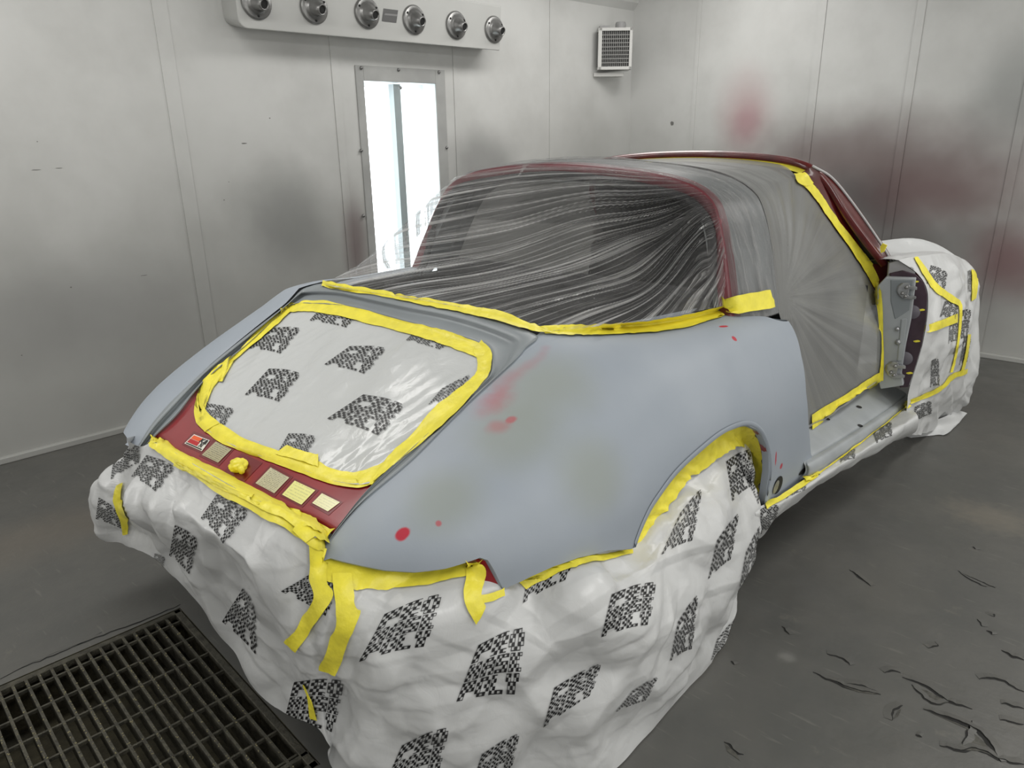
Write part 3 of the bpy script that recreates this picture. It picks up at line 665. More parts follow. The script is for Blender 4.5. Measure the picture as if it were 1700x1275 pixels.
# red bracket at the notch
v_ = [hit_side(797,927)+Vector((-.012,0,0)), hit_side(816,931)+Vector((-.006,0,0)), hit_side(836,978)+Vector((-.004,0,0)), at(797,991,x=hit_side(836,978).x-.03)]
mesh('bumper_bracket', v_+[p+Vector((-.03,.0,0)) for p in v_], [(0,1,2,3),(4,7,6,5),(0,4,5,1),(1,5,6,2),(2,6,7,3),(3,7,4,0)], M_red, car, False); target(v_, [(0,1,2,3)])

# ---- roll bar (broad hoop), symmetric
RB = [(.682,.325,.885),(.62,.375,1.06),(.575,.405,1.165),(.53,.42,1.222),(.44,.425,1.262),(.30,.425,1.285),(.15,.425,1.297),(0,.425,1.302)]
FB = [(.722,.555,.885),(.665,.60,1.06),(.615,.63,1.17),(.565,.65,1.225),(.47,.66,1.268),(.32,.66,1.295),(.15,.66,1.308),(0,.66,1.313)]
def sym(L): return [Vector(p) for p in L]+[Vector((-p[0],p[1],p[2])) for p in L[-2::-1]]
RBs, FBs = sym(RB), sym(FB)
cen = Vector((0,.5,.8))
def barpatch(grow, f0=0, f1=1, edge=True):
    cols = []
    for r, f in zip(RBs, FBs):
        out = Vector((r.x, 0, (r.z-.75)*.9)).normalized(); ins = -out*.05
        a = r.lerp(f, f0); b = r.lerp(f, f1); m_ = a.lerp(b, .5)+out*.012
        c_ = [a+ins*.0+out*grow, a.lerp(b,.1)+out*(grow+.006), m_+out*grow, a.lerp(b,.9)+out*(grow+.006), b+out*grow]
        if edge: c_ = [a+ins]+c_+[b+ins]
        cols.append(c_)
    return cols
v_, f_, uv = patch(barpatch(0), 120, 26); mesh('roll_bar', v_, f_, mat('roll_bar_grey', (.20,.215,.22), .35, vary=(8,.8)), car)
# red stripe along its rear edge
cols = [[r+Vector((0,-.004,0))+(Vector((r.x,0,(r.z-.75)))).normalized()*(-.030), r+Vector((0,-.007,0))+(Vector((r.x,0,(r.z-.75)))).normalized()*(.004), r.lerp(f,.12)+(Vector((r.x,0,(r.z-.75)))).normalized()*.013] for r, f in zip(RBs, FBs)]
v_, f_, uv = patch(cols, 120, 8); mesh('roll_bar_trim', v_, f_, mat('roll_bar_red_edge', (.16,.03,.04), .4, vary=(12,.7)), car)

# ---- windshield frame
HC = [(0,1.395,1.312),(.2,1.385,1.307),(.36,1.36,1.295),(.45,1.335,1.28),(.505,1.33,1.258),(.545,1.37,1.21),(.60,1.45,1.10),(.66,1.56,.985),(.715,1.66,.885)]
HD = [Vector((-p[0],p[1],p[2])) for p in HC[:0:-1]]+[Vector(p) for p in HC]
def sweep(ps, prof, n=90):
    """prof(t, i) -> list of 2D offsets (outward, back)"""
    P = resample(ps, n); rows = []
    for i, p in enumerate(P):
        t = (P[min(i+1,n-1)]-P[max(i-1,0)]).normalized(); out = Vector((p.x*1.2, .5, (p.z-.9)*1.6)); out = (out-t*out.dot(t)).normalized(); bk = t.cross(out)
        rows.append([p+out*a+bk*b for a, b in prof])
    m_ = len(prof); vs = [q for r in rows for q in r]
    fs = [(i*m_+k, i*m_+(k+1)%m_, (i+1)*m_+(k+1)%m_, (i+1)*m_+k) for i in range(n-1) for k in range(m_)]
    return vs, fs
v_, f_ = sweep(HD, [(.012,-.012),(.014,.010),(.006,.018),(-.014,.018),(-.018,-.004),(-.008,-.014)])
wf = mesh('windshield_frame', v_, f_, M_maroon, car)
# A-pillar inner face, wide maroon flank seen through the door opening
OUTP = [(1347,278),(1378,297),(1412,338),(1453,396),(1474,430),(1482,462)]
INP = [(1324,290),(1338,306),(1376,368),(1425,434),(1448,475),(1458,505)]
XA = [.515,.545,.60,.665,.71,.735]
a_ = [at(x,y,x=k) for (x,y), k in zip(OUTP, XA)]; b_ = [at(x,y,x=k-.03)+Vector((0,.0,0)) for (x,y), k in zip(INP, XA)]
cols = [[p+Vector((.0,.05,0)), p+Vector((.004,.012,.004)), p, p.lerp(q,.3)+Vector((.004,0,.004)), p.lerp(q,.75), q, q+Vector((-.03,.02,-.01))] for p, q in zip(a_, b_)]
v_, f_, uv = patch(cols, 60, 18); mesh('windshield_pillar', v_, f_, M_maroon, car); target(v_, f_)
vs, fs = [], []; tube(vs, fs, resample([p+Vector((.004,.006,.004)) for p in a_], 40), .005, 8); mesh('windshield_seal', vs, fs, mat('pale_seal', (.45,.45,.45), .5), car)
mesh('windshield', *(lambda P: (P, gridf(2, len(P)//2)))([q for p in resample([Vector(p) for p in HC], 12)[::-1] for q in (Vector((-p.x,p.y+.01,p.z-.01)), Vector((p.x,p.y+.01,p.z-.01)))]), M_dark, car)

# ---- sill and hinge pillar
YP = 1.52
SI = [(1346,712),(1410,678),(1467,640),(1474,636)]; SO = [(1353,757),(1420,716),(1480,676),(1508,655)]; SL = [(1353,766),(1420,724),(1482,683),(1509,661)]; SB = [(1352,786),(1420,744),(1480,698),(1511,672)]
cols = []
for a, b, c_, d_ in zip(SI, SO, SL, SB):
    A_ = at(*a, x=.765); B_ = at(*b, x=.845); C_ = at(*c_, x=.862); D_ = at(*d_, x=.865)
    cols.append([A_+Vector((-.05,0,.03)), A_, A_.lerp(B_,.5)+Vector((0,0,.001)), A_.lerp(B_,.86), A_.lerp(B_,.93)+Vector((0,0,-.006)), B_, C_, C_.lerp(D_,.5)+Vector((.006,0,0)), D_, D_+Vector((-.03,0,-.03))])
cols = [[p+(cols[0][i]-cols[1][i])*.10+Vector((-.02,0,0)) for i, p in enumerate(cols[0])]]+cols
v_, f_, uv = patch(cols, 50, 60); mesh('door_sill', v_, f_, M_sill, car); target(v_, f_)
for q in ((1373,694),(1426,674),(1428,705)): ell(q[0], q[1]+2, 5, 1.8, .3, M_black, 'sill_slot', car, .002)
HP = [(1457,475),(1470,461),(1520,463),(1516,500),(1512,532),(1503,575),(1496,622),(1500,640),(1462,646),(1455,620)]
def slab(name, pts, yv, m, th=.03, xv=None, par=car):
    P = [at(x,y,y=yv) for x, y in pts]; n = len(P); vs = P+[p+Vector((-.01,th,0)) for p in P]
    return bevel(mesh(name, vs, [tuple(range(n)), tuple(range(2*n-1,n-1,-1))]+[(i,(i+1)%n+0,(i+1)%n+n,i+n)[::-1] for i in range(n)], m, par, False), .003, 2)
slab('front_fender_inner', [(1478,455),(1500,450),(1521,456),(1534,468),(1540,490),(1538,530),(1530,575),(1518,615),(1508,643),(1494,644),(1490,560)], 1.60, M_purple, .02)
hp = slab('hinge_pillar', HP, 1.56, M_sill, .06); target([at(x,y,y=1.56) for x, y in HP], [tuple(range(len(HP)))])
slab('pillar_rib', [(1497,530),(1507,529),(1497,600),(1490,600)], 1.555, M_sill, .01); slab('pillar_recess', [(1480,465),(1516,465),(1510,515),(1487,530),(1480,500)], 1.558, M_ledge, .004)
for px, py in ((1503,484),(1484,615)):
    h = slab('door_hinge', [(px-11,py-8),(px-3,py-14),(px+8,py-14),(px+7,py-9),(px+20,py-8),(px+20,py-2),(px+7,py-3),(px+5,py+7),(px+19,py+8),(px+18,py+13),(px-2,py+13),(px-9,py+8),(px-13,py)], 1.545, M_metal, .012)
    for dx, dy in ((-5,3),(2,-7),(0,8)):
        vs, fs = [], []; lathe(vs, fs, [(0,.008),(.006,.008),(.007,.0)], Matrix.Translation(at(px+dx,py+dy,y=1.543)) @ Matrix.Rotation(math.pi/2, 4, 'X'), 8); b_ = mesh('bolt', vs, fs, M_nozzle, h)
for px, py, r in ((1490,546,.009),(1491,568,.012)):
    vs, fs = [], []; lathe(vs, fs, [(0,.01),(r*.7,.01),(r,.002),(r,0)], Matrix.Translation(at(px,py,y=1.557)) @ Matrix.Rotation(math.pi/2, 4, 'X'), 12); mesh('plug', vs, fs, M_metal, car)
for px, py in ((1515,518),(1503,595)):
    vs, fs = [], []; lathe(vs, fs, [(0,.006),(.02,.005),(.028,.0)], Matrix.Translation(at(px,py,y=1.598)) @ Matrix.Rotation(math.pi/2, 4, 'X'), 20); mesh('fender_plug', vs, fs, mat('purple_grey', (.12,.11,.13), .5), car)
slab('cowl_gutter', [(1476,437),(1492,432),(1520,452),(1518,462),(1474,462)], 1.62, mat('cowl_grey', (.36,.36,.37), .45), .02)
for px, py in ((1522,468),(1532,515),(1524,567),(1512,620)):
    slab('paint_stick', [(px-4,py-1),(px+4,py-2),(px+4,py+1),(px-4,py+2)], 1.597, M_yel, .003)
# rounded red headlight ring top peeking above the front sheet, and fender body under it
bm = bmesh.new(); bmesh.ops.create_uvsphere(bm, u_segments=32, v_segments=16, radius=1)
hl = at(1496,447,y=1.95)
for v in bm.verts: v.co = Vector((v.co.x*.10, v.co.y*.16, v.co.z*.055))
mm = bpy.data.meshes.new('front_lid_edge'); bm.to_mesh(mm); bm.free(); mm.materials.append(M_red)
for p in mm.polygons: p.use_smooth = True
ob = bpy.data.objects.new('front_lid_edge', mm); COL.objects.link(ob); ob.parent = car; ob.matrix_parent_inverse = Matrix.Translation(-car.location); ob.location = hl+Vector((0,0,-.025))
# ---- dark interior tub under the films
vs, fs = [], []
inn = [(-.62,-.05,.90),(.60,-.02,.90),(.66,.5,.88),(.70,.68,.62),(.72,.72,.40),(.72,1.5,.36),(.69,1.58,.8),(-.69,1.58,.8),(-.72,1.5,.36),(-.72,.72,.4),(-.66,.5,.88)]
tub = [(x*.98,y,.42 if y > .6 else .62) for x, y, z in inn]
nI = len(inn); vs = [Vector(p) for p in inn]+[Vector((x*.94, y, .30 if y > .6 else .60)) for x, y, z in inn]
fs = [(i,(i+1)%nI,(i+1)%nI+nI,i+nI) for i in range(nI)]+[tuple(range(nI,2*nI))]
mesh('cabin_tub', vs, fs, M_midint, car, False)
vs, fs = [], []; box(vs, fs, (0,.10,.80), (1.12,.22,.14)); box(vs, fs, (0,.42,.70), (1.2,.1,.5)); bevel(mesh('rear_shelf', vs, fs, M_dark, car, False), .03, 3)
vs, fs = [], []; box(vs, fs, (0,1.56,.75), (1.3,.14,.28)); bevel(mesh('dashboard', vs, fs, M_dark, car, False), .04, 3)
# dark rear glass gasket under the rear film
gk = [(.50,.05,.90),(.56,.20,.90),(.60,.32,.93),(.58,.375,1.10),(.52,.40,1.19),(.40,.405,1.235),(0,.405,1.275)]
vs, fs = [], []; tube(vs, fs, resample(sym(gk), 80), .014, 8); mesh('rear_window_gasket', vs, fs, M_dark, car)

# ================================================================== MASKING SHEETS, TAPE AND FILM
def sheetmat(name, col=(.56,.57,.57), rough=.33, bstr=.5):
    m = mat(name, col, rough, spec=.45); k = NT(m); b = m.node_tree.nodes['Principled BSDF']
    a = k.noise(4.5, 2, rough=.45, dist=.5); r = k.math('ABSOLUTE', k.math('SUBTRACT', a, .5)); c = k.math('ABSOLUTE', k.math('SUBTRACT', k.noise(19, 4, dist=.8), .5))
    k.bump(k.math('ADD', k.math('MULTIPLY', r, 1.0), k.math('MULTIPLY', c, .22)), bstr*.6, .03, b)
    b.inputs['Subsurface Weight'].default_value = 0; return m
M_sheet = sheetmat('white_masking_sheet'); M_film2 = sheetmat('thin_engine_sheet', (.52,.535,.535), .24, .55)
def fold(s, a, seed=0, st=(1,1,1)):
    o = Vector((seed*3.1, seed*1.7, seed*5.3))
    def f(p):
        q = Vector((p.x*st[0],p.y*st[1],p.z*st[2]))*s+o; q = q+noise.noise_vector(q*.5)*.35
        n1 = abs(noise.noise(q)); n2 = abs(noise.noise(q*1.9+Vector((7,1,3)))); g = .5+noise.noise(q*.45+o)
        return a*((.16-n1)*2.3+(.2-n2)*.7*max(0,g))
    return f
def creases(n, f0, f1, a, seed, warp=.7):
    rnd = random.Random(seed); W = []
    for i in range(n):
        d = Vector((rnd.gauss(0,1), rnd.gauss(0,1), rnd.gauss(0,1))).normalized(); f = f0*(f1/f0)**rnd.random(); W.append((d, f, rnd.random()*9, Vector((rnd.random()*9, rnd.random()*9, rnd.random()*9)), rnd.choice((1, 1, .35))))
    def f_(p):
        h = 0
        for d, f, ph, o, asym in W:
            m_ = noise.noise(p*2.6*(f/f0)**.6+o)*2.2-.12
            if m_ <= 0: continue
            t = (p.dot(d)*f+ph+warp*noise.noise(p*1.3+o))%1.0; k_ = .5*asym
            tri = t/k_ if t < k_ else (1-t)/(1-k_)
            h += min(1, m_)*(tri-.5)*a*(f0/f)
        return h
    return f_
def crumple(s, a, seed=0):
    o = Vector((seed*3.1, seed*1.7, seed*5.3))
    def f(p):
        q = (p+o)*s; q = q+noise.noise_vector(q*.6)*.5
        d = noise.voronoi(q)[0]; e = noise.voronoi(q*2.3+o)[0]
        return a*((d[0]-.45)*1.0+(e[0]-.4)*.3+.35*noise.noise(q*.5))
    return f
def ridge(p, s): n = noise.noise(p*s); return (.25-abs(n))*2
def add_sheet(name, cols, nu, nv, disp, m, parent, back=True):
    vs, fs, uv = patch(cols, nu, nv, disp); b = BVHTree.FromPolygons([tuple(v) for v in vs], fs); BV.append(b)
    return vs, fs, [0]*len(fs), b
Y, X_ = 'y', 'x'
DN = Vector((.857,-.514,0)); DB = .8644
def cpt(p):
    if len(p) == 3 and p[0] == 'P': return Vector(p[1])
    k, val, q = p
    if k == 'y': return at(*q, y=val)
    if k == 'x': return at(*q, x=val)
    if k == 'd': return at(*q, pl=(DN*(DB+val), DN))
cols = [
 [('P',(-.47,-.86,.63),0),('P',(-.60,-.80,.56),0),('P',(-.70,-.72,.45),0),('P',(-.72,-.70,.36),0),('P',(-.66,-.68,.30),0)],
 [('y',-.955,(211,728)),('y',-.93,(193,772)),('y',-.93,(166,803)),('y',-.94,(160,848)),('y',-.93,(176,884))],
 [('y',-.955,(233,741)),('y',-.97,(222,785)),('y',-.99,(208,825)),('y',-.985,(205,868)),('y',-.95,(212,908))],
 [('y',-.945,(262,736)),('y',-1.0,(270,800)),('y',-1.03,(275,850)),('y',-.99,(273,900)),('y',-.95,(270,942))],
 [('y',-.965,(330,775)),('y',-1.02,(338,845)),('y',-1.05,(340,905)),('y',-.99,(335,955)),('y',-.95,(330,1002))],
 [('y',-.97,(400,815)),('y',-1.02,(400,890)),('y',-1.045,(400,965)),('y',-.98,(400,1040)),('y',-.95,(394,1095))],
 [('y',-.96,(470,852)),('y',-1.0,(460,930)),('y',-1.01,(452,1010)),('y',-.975,(448,1090)),('y',-.95,(446,1172))],
 [('y',-.945,(522,885)),('y',-.965,(508,960)),('y',-.975,(506,1050)),('y',-.965,(518,1130)),('y',-.95,(532,1214))],
 [('y',-.915,(538,908)),('y',-.955,(534,985)),('y',-.955,(538,1060)),('y',-.94,(552,1160)),('y',-.90,(566,1320))],
 [('d',.005,(590,918)),('d',.085,(596,1000)),('d',.10,(604,1080)),('d',.09,(620,1190)),('d',.05,(650,1370))],
 [('d',.035,(690,930)),('d',.135,(704,1015)),('d',.145,(720,1090)),('d',.13,(745,1200)),('d',.08,(790,1390))],
 [('d',.06,(785,912)),('d',.135,(805,1010)),('d',.15,(830,1085)),('d',.14,(860,1190)),('d',.095,(930,1350))],
 [('d',.08,(862,955)),('d',.125,(890,1020)),('d',.145,(925,1090)),('d',.14,(960,1180)),('d',.10,(1020,1284))],
 [('x',.775,(960,918)),('x',.85,(985,985)),('x',.875,(1020,1050)),('x',.87,(1055,1130)),('x',.845,(1100,1196))],
 [('x',.775,(1048,902)),('x',.855,(1065,965)),('x',.885,(1090,1035)),('x',.885,(1115,1095)),('x',.85,(1145,1152))],
 [('x',.755,(1080,845)),('x',.84,(1115,905)),('x',.88,(1140,975)),('x',.885,(1160,1040)),('x',.85,(1180,1102))],
 [('x',.75,(1130,775)),('x',.84,(1160,850)),('x',.875,(1185,930)),('x',.88,(1195,1000)),('x',.85,(1205,1072))],
 [('x',.75,(1195,728)),('x',.835,(1215,820)),('x',.865,(1225,900)),('x',.865,(1227,965)),('x',.85,(1218,1042))],
 [('x',.75,(1238,722)),('x',.825,(1252,825)),('x',.845,(1255,888)),('x',.845,(1243,950)),('x',.84,(1226,1010))],
 [('P',(.74,.27,.60),0),('P',(.80,.27,.45),0),('P',(.81,.27,.32),0),('P',(.80,.25,.2),0),('P',(.78,.24,.05),0)],
 [('P',(.70,.30,.56),0),('P',(.73,.32,.45),0),('P',(.74,.32,.32),0),('P',(.72,.30,.2),0),('P',(.70,.28,.05),0)],
]
cols = [[cpt(p) for p in c] for c in cols]
for c_ in cols:
    for p in c_: p.z = max(p.z, .004)
cr1 = fold(1.7, .030, 1, (1,1,.8)); cr2 = creases(14, 2.2, 8, .05, 5); cr3 = creases(9, 8, 16, .007, 9)
def dskirt(p, u, v):
    f = min(1, v*6)*min(1, (1-v)*8+.25)
    fd = .010*math.sin(26*(p.z+.32*p.y-.2*p.x)+4*noise.noise(p*2.2))*max(0, noise.noise(p*1.6+Vector((5,2,1)))+.35)
    return -f*(cr1(p)+cr2(p)+cr3(p)+fd)
sk = empty('masking_sheet', (.2,-.9,0), 'large white printed masking sheet draped from the car tail to the floor', 'masking sheet')
vs, fs, fm, bsk = add_sheet('skirt', cols, 520, 200, dskirt, None, sk)
LOGOS_SK = [  # TL, TR, BR, BL of each printed mark
 [(640,1018),(735,985),(712,1070),(598,1096)], [(795,1068),(872,1040),(862,1150),(758,1162)], [(1015,985),(1088,965),(1080,1035),(998,1055)],
 [(1125,1030),(1158,985),(1150,1075),(1112,1095)], [(920,1140),(998,1098),(985,1150),(902,1205)], [(1130,850),(1165,810),(1152,895),(1098,920)], [(1190,895),(1226,850),(1215,925),(1175,960)],
 [(1238,915),(1262,870),(1250,950),(1226,980)], [(1175,735),(1215,690),(1205,742),(1168,772)], [(880,925),(965,890),(945,960),(868,1000)],
 [(668,1235),(745,1205),(730,1290),(630,1320)], [(800,1250),(862,1215),(850,1280),(782,1305)], [(1050,1145),(1092,1122),(1075,1160),(1022,1180)],
 [(490,1130),(572,1128),(558,1215),(472,1200)], [(405,975),(425,1010),(430,1090),(370,1030)], [(520,950),(560,960),(548,1025),(468,980)],
 [(292,870),(330,895),(318,955),(282,920)], [(362,820),(415,850),(375,905),(335,860)], [(245,755),(292,775),(262,818),(220,790)],
 [(165,825),(200,850),(205,878),(160,860)], [(190,760),(232,735),(235,765),(185,795)], [(1205,765),(1245,745),(1250,805),(1215,830)], [(1190,1060),(1225,1020),(1215,1060),(1180,1095)],[(1252,755),(1262,790),(1260,840),(1240,800)],
 [(258,918),(275,925),(272,945),(255,935)]]
for q in LOGOS_SK: print_on(vs, fs, fm, q, [bsk], LOGO, 1)
smat = [M_sheet, M_ink]
mesh('sheet', vs, fs, smat, sk, fm=fm)
# paint specks on the sheet
# engine opening sheet
es = empty('engine_bay_sheet', (0,-.6,.8), 'printed white masking sheet over the engine opening, edged with yellow tape', 'masking sheet')
G = [[(470,508),(520,505),(575,506),(640,518),(710,538),(770,556),(812,578)],
     [(398,585),(470,580),(550,585),(630,596),(700,612),(762,628),(812,640)],
     [(346,640),(420,650),(500,665),(570,680),(640,695),(690,705),(738,712)],
     [(334,697),(392,720),(451,738),(510,750),(560,763),(604,773),(654,777)],
     [(341,712),(388,740),(442,760),(506,781),(546,796),(590,804),(617,802)]]
GV = [[hit_deck(x,y,-.014) for x, y in r] for r in G]; cols = [[GV[j][i] for j in range(5)] for i in range(7)]
ce = creases(9, 4, 10, .012, 14); ce2 = creases(7, 13, 30, .0035, 15)
def deng(p, u, v):
    f = min(1, u*9, (1-u)*9, v*9, (1-v)*9); return f*(ce(p)+ce2(p)*(.4+v))
vs, fs, fm, bes = add_sheet('engine', cols, 200, 160, lambda p,u,v: -deng(p,u,v), None, es)
BV.remove(bes); 
ENG = [bes]
for q in [[(450,545),(500,545),(470,588),(415,578)], [(582,575),(642,578),(610,622),(540,605)], [(448,612),(500,620),(468,668),(408,655)], [(605,655),(672,672),(635,725),(545,695)], [(480,720),(525,725),(508,768),(460,755)],
          [(735,645),(782,622),(760,660),(712,672)], [(345,670),(390,680),(372,712),(330,690)], [(535,510),(598,510),(580,545),(515,532)], [(690,550),(750,562),(735,582),(675,565)]]: print_on(vs, fs, fm, q, ENG, LOGO, 1)
mesh('sheet', vs, fs, [M_film2, M_ink], es, fm=fm)

# ---- tape strips
def tape(A, B, parent, lift=.0025, bvs=None, m=None, n=None, name='masking_tape', amp=.0012, k=6, label=None, fallback=None, fs_=38):
    LA = sum(math.dist(a, b) for a, b in zip(A, A[1:])); n = n or max(8, int(LA/5))
    a = cr_rs(A, n); b = cr_rs(B, n); rows = [[None]*n for _ in range(k)]
    for j in range(k):
        for i in range(n):
            p = a[i].lerp(b[i], j/(k-1)); jit = noise.noise(Vector((i*.35, j*3.1, len(A))))*(1.6 if j in (0, k-1) else 0)
            h = hit(p.x, p.y+jit, 0, bvs)
            if h is None and fallback: h = fallback(p.x, p.y)
            rows[j][i] = h
    for r in rows:     # fill misses from neighbours
        for i in range(n):
            if r[i] is None:
                c = [q for q in r[max(0,i-6):i+7] if q is not None]; r[i] = c[0].copy() if c else None
    for j in range(k):
        for i in range(n):
            if rows[j][i] is None: rows[j][i] = next((rows[q][i] for q in range(k) if rows[q][i] is not None), None)
    if any(p is None for r in rows for p in r): return None
    # bridge steps smoothly, then lift off the surface with small crinkles
    for _ in range(2):
        rows = [[(rows[j][i]*2+rows[max(0,j-1)][i]+rows[min(k-1,j+1)][i])/4 if 0 < j < k-1 else rows[j][i] for i in range(n)] for j in range(k)]
    vs = []
    for j in range(k):
        for i in range(n):
            u = rows[j][min(n-1,i+1)]-rows[j][max(0,i-1)]; v = rows[min(k-1,j+1)][i]-rows[max(0,j-1)][i]; nr = u.cross(v)
            if nr.length < 1e-9: nr = Vector((0,0,1))
            nr.normalize()
            if nr.dot(CAM-rows[j][i]) < 0: nr = -nr
            q = rows[j][i]; vs.append(q+nr*(lift+amp*(1+noise.noise(Vector((i*.5,j*.9,3.3))+q*fs_)*1.2)))
    fs = gridf(n, k)
    o = mesh(name, vs, fs, m or M_yel, parent)
    if label: tag(o, label)
    return o
# engine ring (outer list / inner list), four strips
tape([(462,520),(480,505),(550,502),(679,534),(750,552),(812,576)], [(470,524),(488,519),(547,523),(679,556),(737,574),(795,596)], es, bvs=BV+ENG, k=8)
tape([(800,566),(816,582),(818,604),(808,630),(755,690),(700,737),(650,778),(612,810)], [(786,584),(793,600),(790,622),(764,645),(719,682),(679,728),(652,752),(628,782)], es, bvs=BV+ENG, k=8, lift=.0032)
tape([(620,806),(591,811),(547,803),(503,787),(455,769),(415,753),(372,738),(340,716)], [(640,768),(591,786),(552,779),(522,764),(470,752),(415,733),(384,715),(362,702)], es, bvs=BV+ENG, k=8)
tape([(342,718),(326,697),(326,668),(344,626),(395,583),(445,535),(476,509)], [(366,704),(344,684),(341,662),(362,626),(401,591),(450,549),(484,519)], es, bvs=BV+ENG, k=6, lift=.0034)
tape([(458,756),(500,768),(530,778)], [(478,742),(505,752),(530,757)], es, bvs=BV+ENG, lift=.005)
# tail edge
fb = lambda x, y: hit_deck(x, y, -.02)
tape([(252,722),(266,729),(291,751),(330,771),(367,788),(423,818),(470,842),(512,858),(556,885)], [(249,741),(262,748),(285,764),(325,790),(379,827),(430,855),(485,887),(515,903),(535,922)], sk, fallback=fb, k=8, lift=.008)
tape([(497,862),(520,873),(548,886)], [(490,882),(512,896),(536,910)], sk, fallback=fb, lift=.014, amp=.002)
tape([(300,768),(360,795),(440,836),(535,882)], [(296,774),(356,803),(436,845),(528,894)], sk, fallback=fb, lift=.009, amp=.003)
tape([(534,914),(560,921),(601,931),(648,936),(705,936),(750,928),(796,914)], [(533,962),(560,972),(590,981),(614,978),(648,979),(705,973),(775,958)], sk, k=8, lift=.005, bvs=[bsk])
tape([(513,902),(514,935),(518,965),(525,992),(503,1030),(476,1062)], [(541,915),(541,945),(545,970),(556,990),(530,1030),(495,1079)], sk, lift=.007, k=7)
tape([(553,955),(557,985),(560,1015),(560,1035),(546,1070),(533,1106)], [(583,955),(587,985),(590,1005),(597,1018),(580,1062),(559,1117)], sk, lift=.008, k=7)
tape([(772,928),(774,955),(769,984),(774,1008),(788,1034)], [(798,927),(808,947),(798,988),(803,1008),(793,1026)], sk, lift=.007, k=6)
tape([(796,989),(815,984),(834,977)], [(800,1001),(818,996),(835,989)], sk, lift=.005)
tape([(505,1134),(513,1155),(517,1190)], [(508,1134),(521,1165),(529,1194)], sk, lift=.004)
tape([(196,806),(190,830),(200,862),(206,888)], [(207,800),(203,828),(213,860),(214,886)], sk, lift=.004, fs_=80)
# under the quarter panel and round the arch
tape([(850,960),(900,930),(944,915),(988,902),(1047,898)], [(872,977),(920,956),(955,944),(982,935),(1049,921)], sk, lift=.004, bvs=[bsk])
ain = [at(x,y,x=.788-.03*(x > 1230)) for x, y in [(1064,918),(1088,876),(1112,838),(1136,803),(1170,777),(1200,754),(1228,741),(1240,750),(1246,778),(1249,815),(1252,850)]]
ain = resample(ain, 120); aout = resample([p+Vector((-.021,0,-.003)) for p in arch], 120); rows = []
for k in range(11):
    f = k/10; rows.append([a.lerp(b, f)+Vector((-.012*math.sin(f*math.pi)+.004*noise.noise(Vector((i*.22+k*.25,k*.35,1)))+.009*ridge(Vector((i*.20-k*.22,k*.1,4)), 1), 0, .003*noise.noise(Vector((i*.3,k*.5,9))))) for i, (a, b) in enumerate(zip(aout, ain))])
v_, f_ = strip(rows); mesh('masking_tape', v_, f_, M_yel, sk)

# ---- side skirt sheet along the sill, and the front sheet
fr = empty('front_masking_sheet', (.9,2.2,0), 'white printed masking sheet wrapped round the front fender with yellow tape lines', 'masking sheet')
cols = [
 [('x',.84,(1256,842)),('x',.85,(1256,856)),('x',.84,(1257,872)),('x',.80,(1258,897))],
 [('x',.84,(1272,836)),('x',.86,(1280,846)),('x',.85,(1276,872)),('x',.80,(1268,890))],
 [('x',.845,(1302,818)),('x',.87,(1312,828)),('x',.86,(1306,842)),('x',.83,(1290,858))],
 [('x',.86,(1350,786)),('x',.885,(1362,794)),('x',.875,(1352,806)),('x',.84,(1335,822))],
 [('x',.865,(1400,754)),('x',.90,(1412,762)),('x',.89,(1408,776)),('x',.85,(1398,780))],
 [('x',.87,(1460,711)),('x',.93,(1474,722)),('x',.92,(1474,738)),('x',.87,(1462,744))],
 [('x',.885,(1508,674)),('x',.96,(1524,690)),('x',.96,(1524,714)),('x',.90,(1510,722))]]
cols = [[cpt(p) for p in c] for c in cols]
cs = crumple(6, .02, 8)
vs, fs, fm, bss = add_sheet('sill', cols, 160, 30, lambda p,u,v: cs(p)*.6*min(1,v*5), None, fr)
for q in [[(1262,845),(1292,838),(1290,870),(1262,885)], [(1305,812),(1340,800),(1338,812),(1305,828)], [(1448,715),(1480,700),(1482,722),(1455,735)], [(1395,752),(1420,745),(1420,760),(1395,768)]]: print_on(vs, fs, fm, q, [bss], LOGO, 1)
mesh('sill_strip', vs, fs, smat, fr, fm=fm)
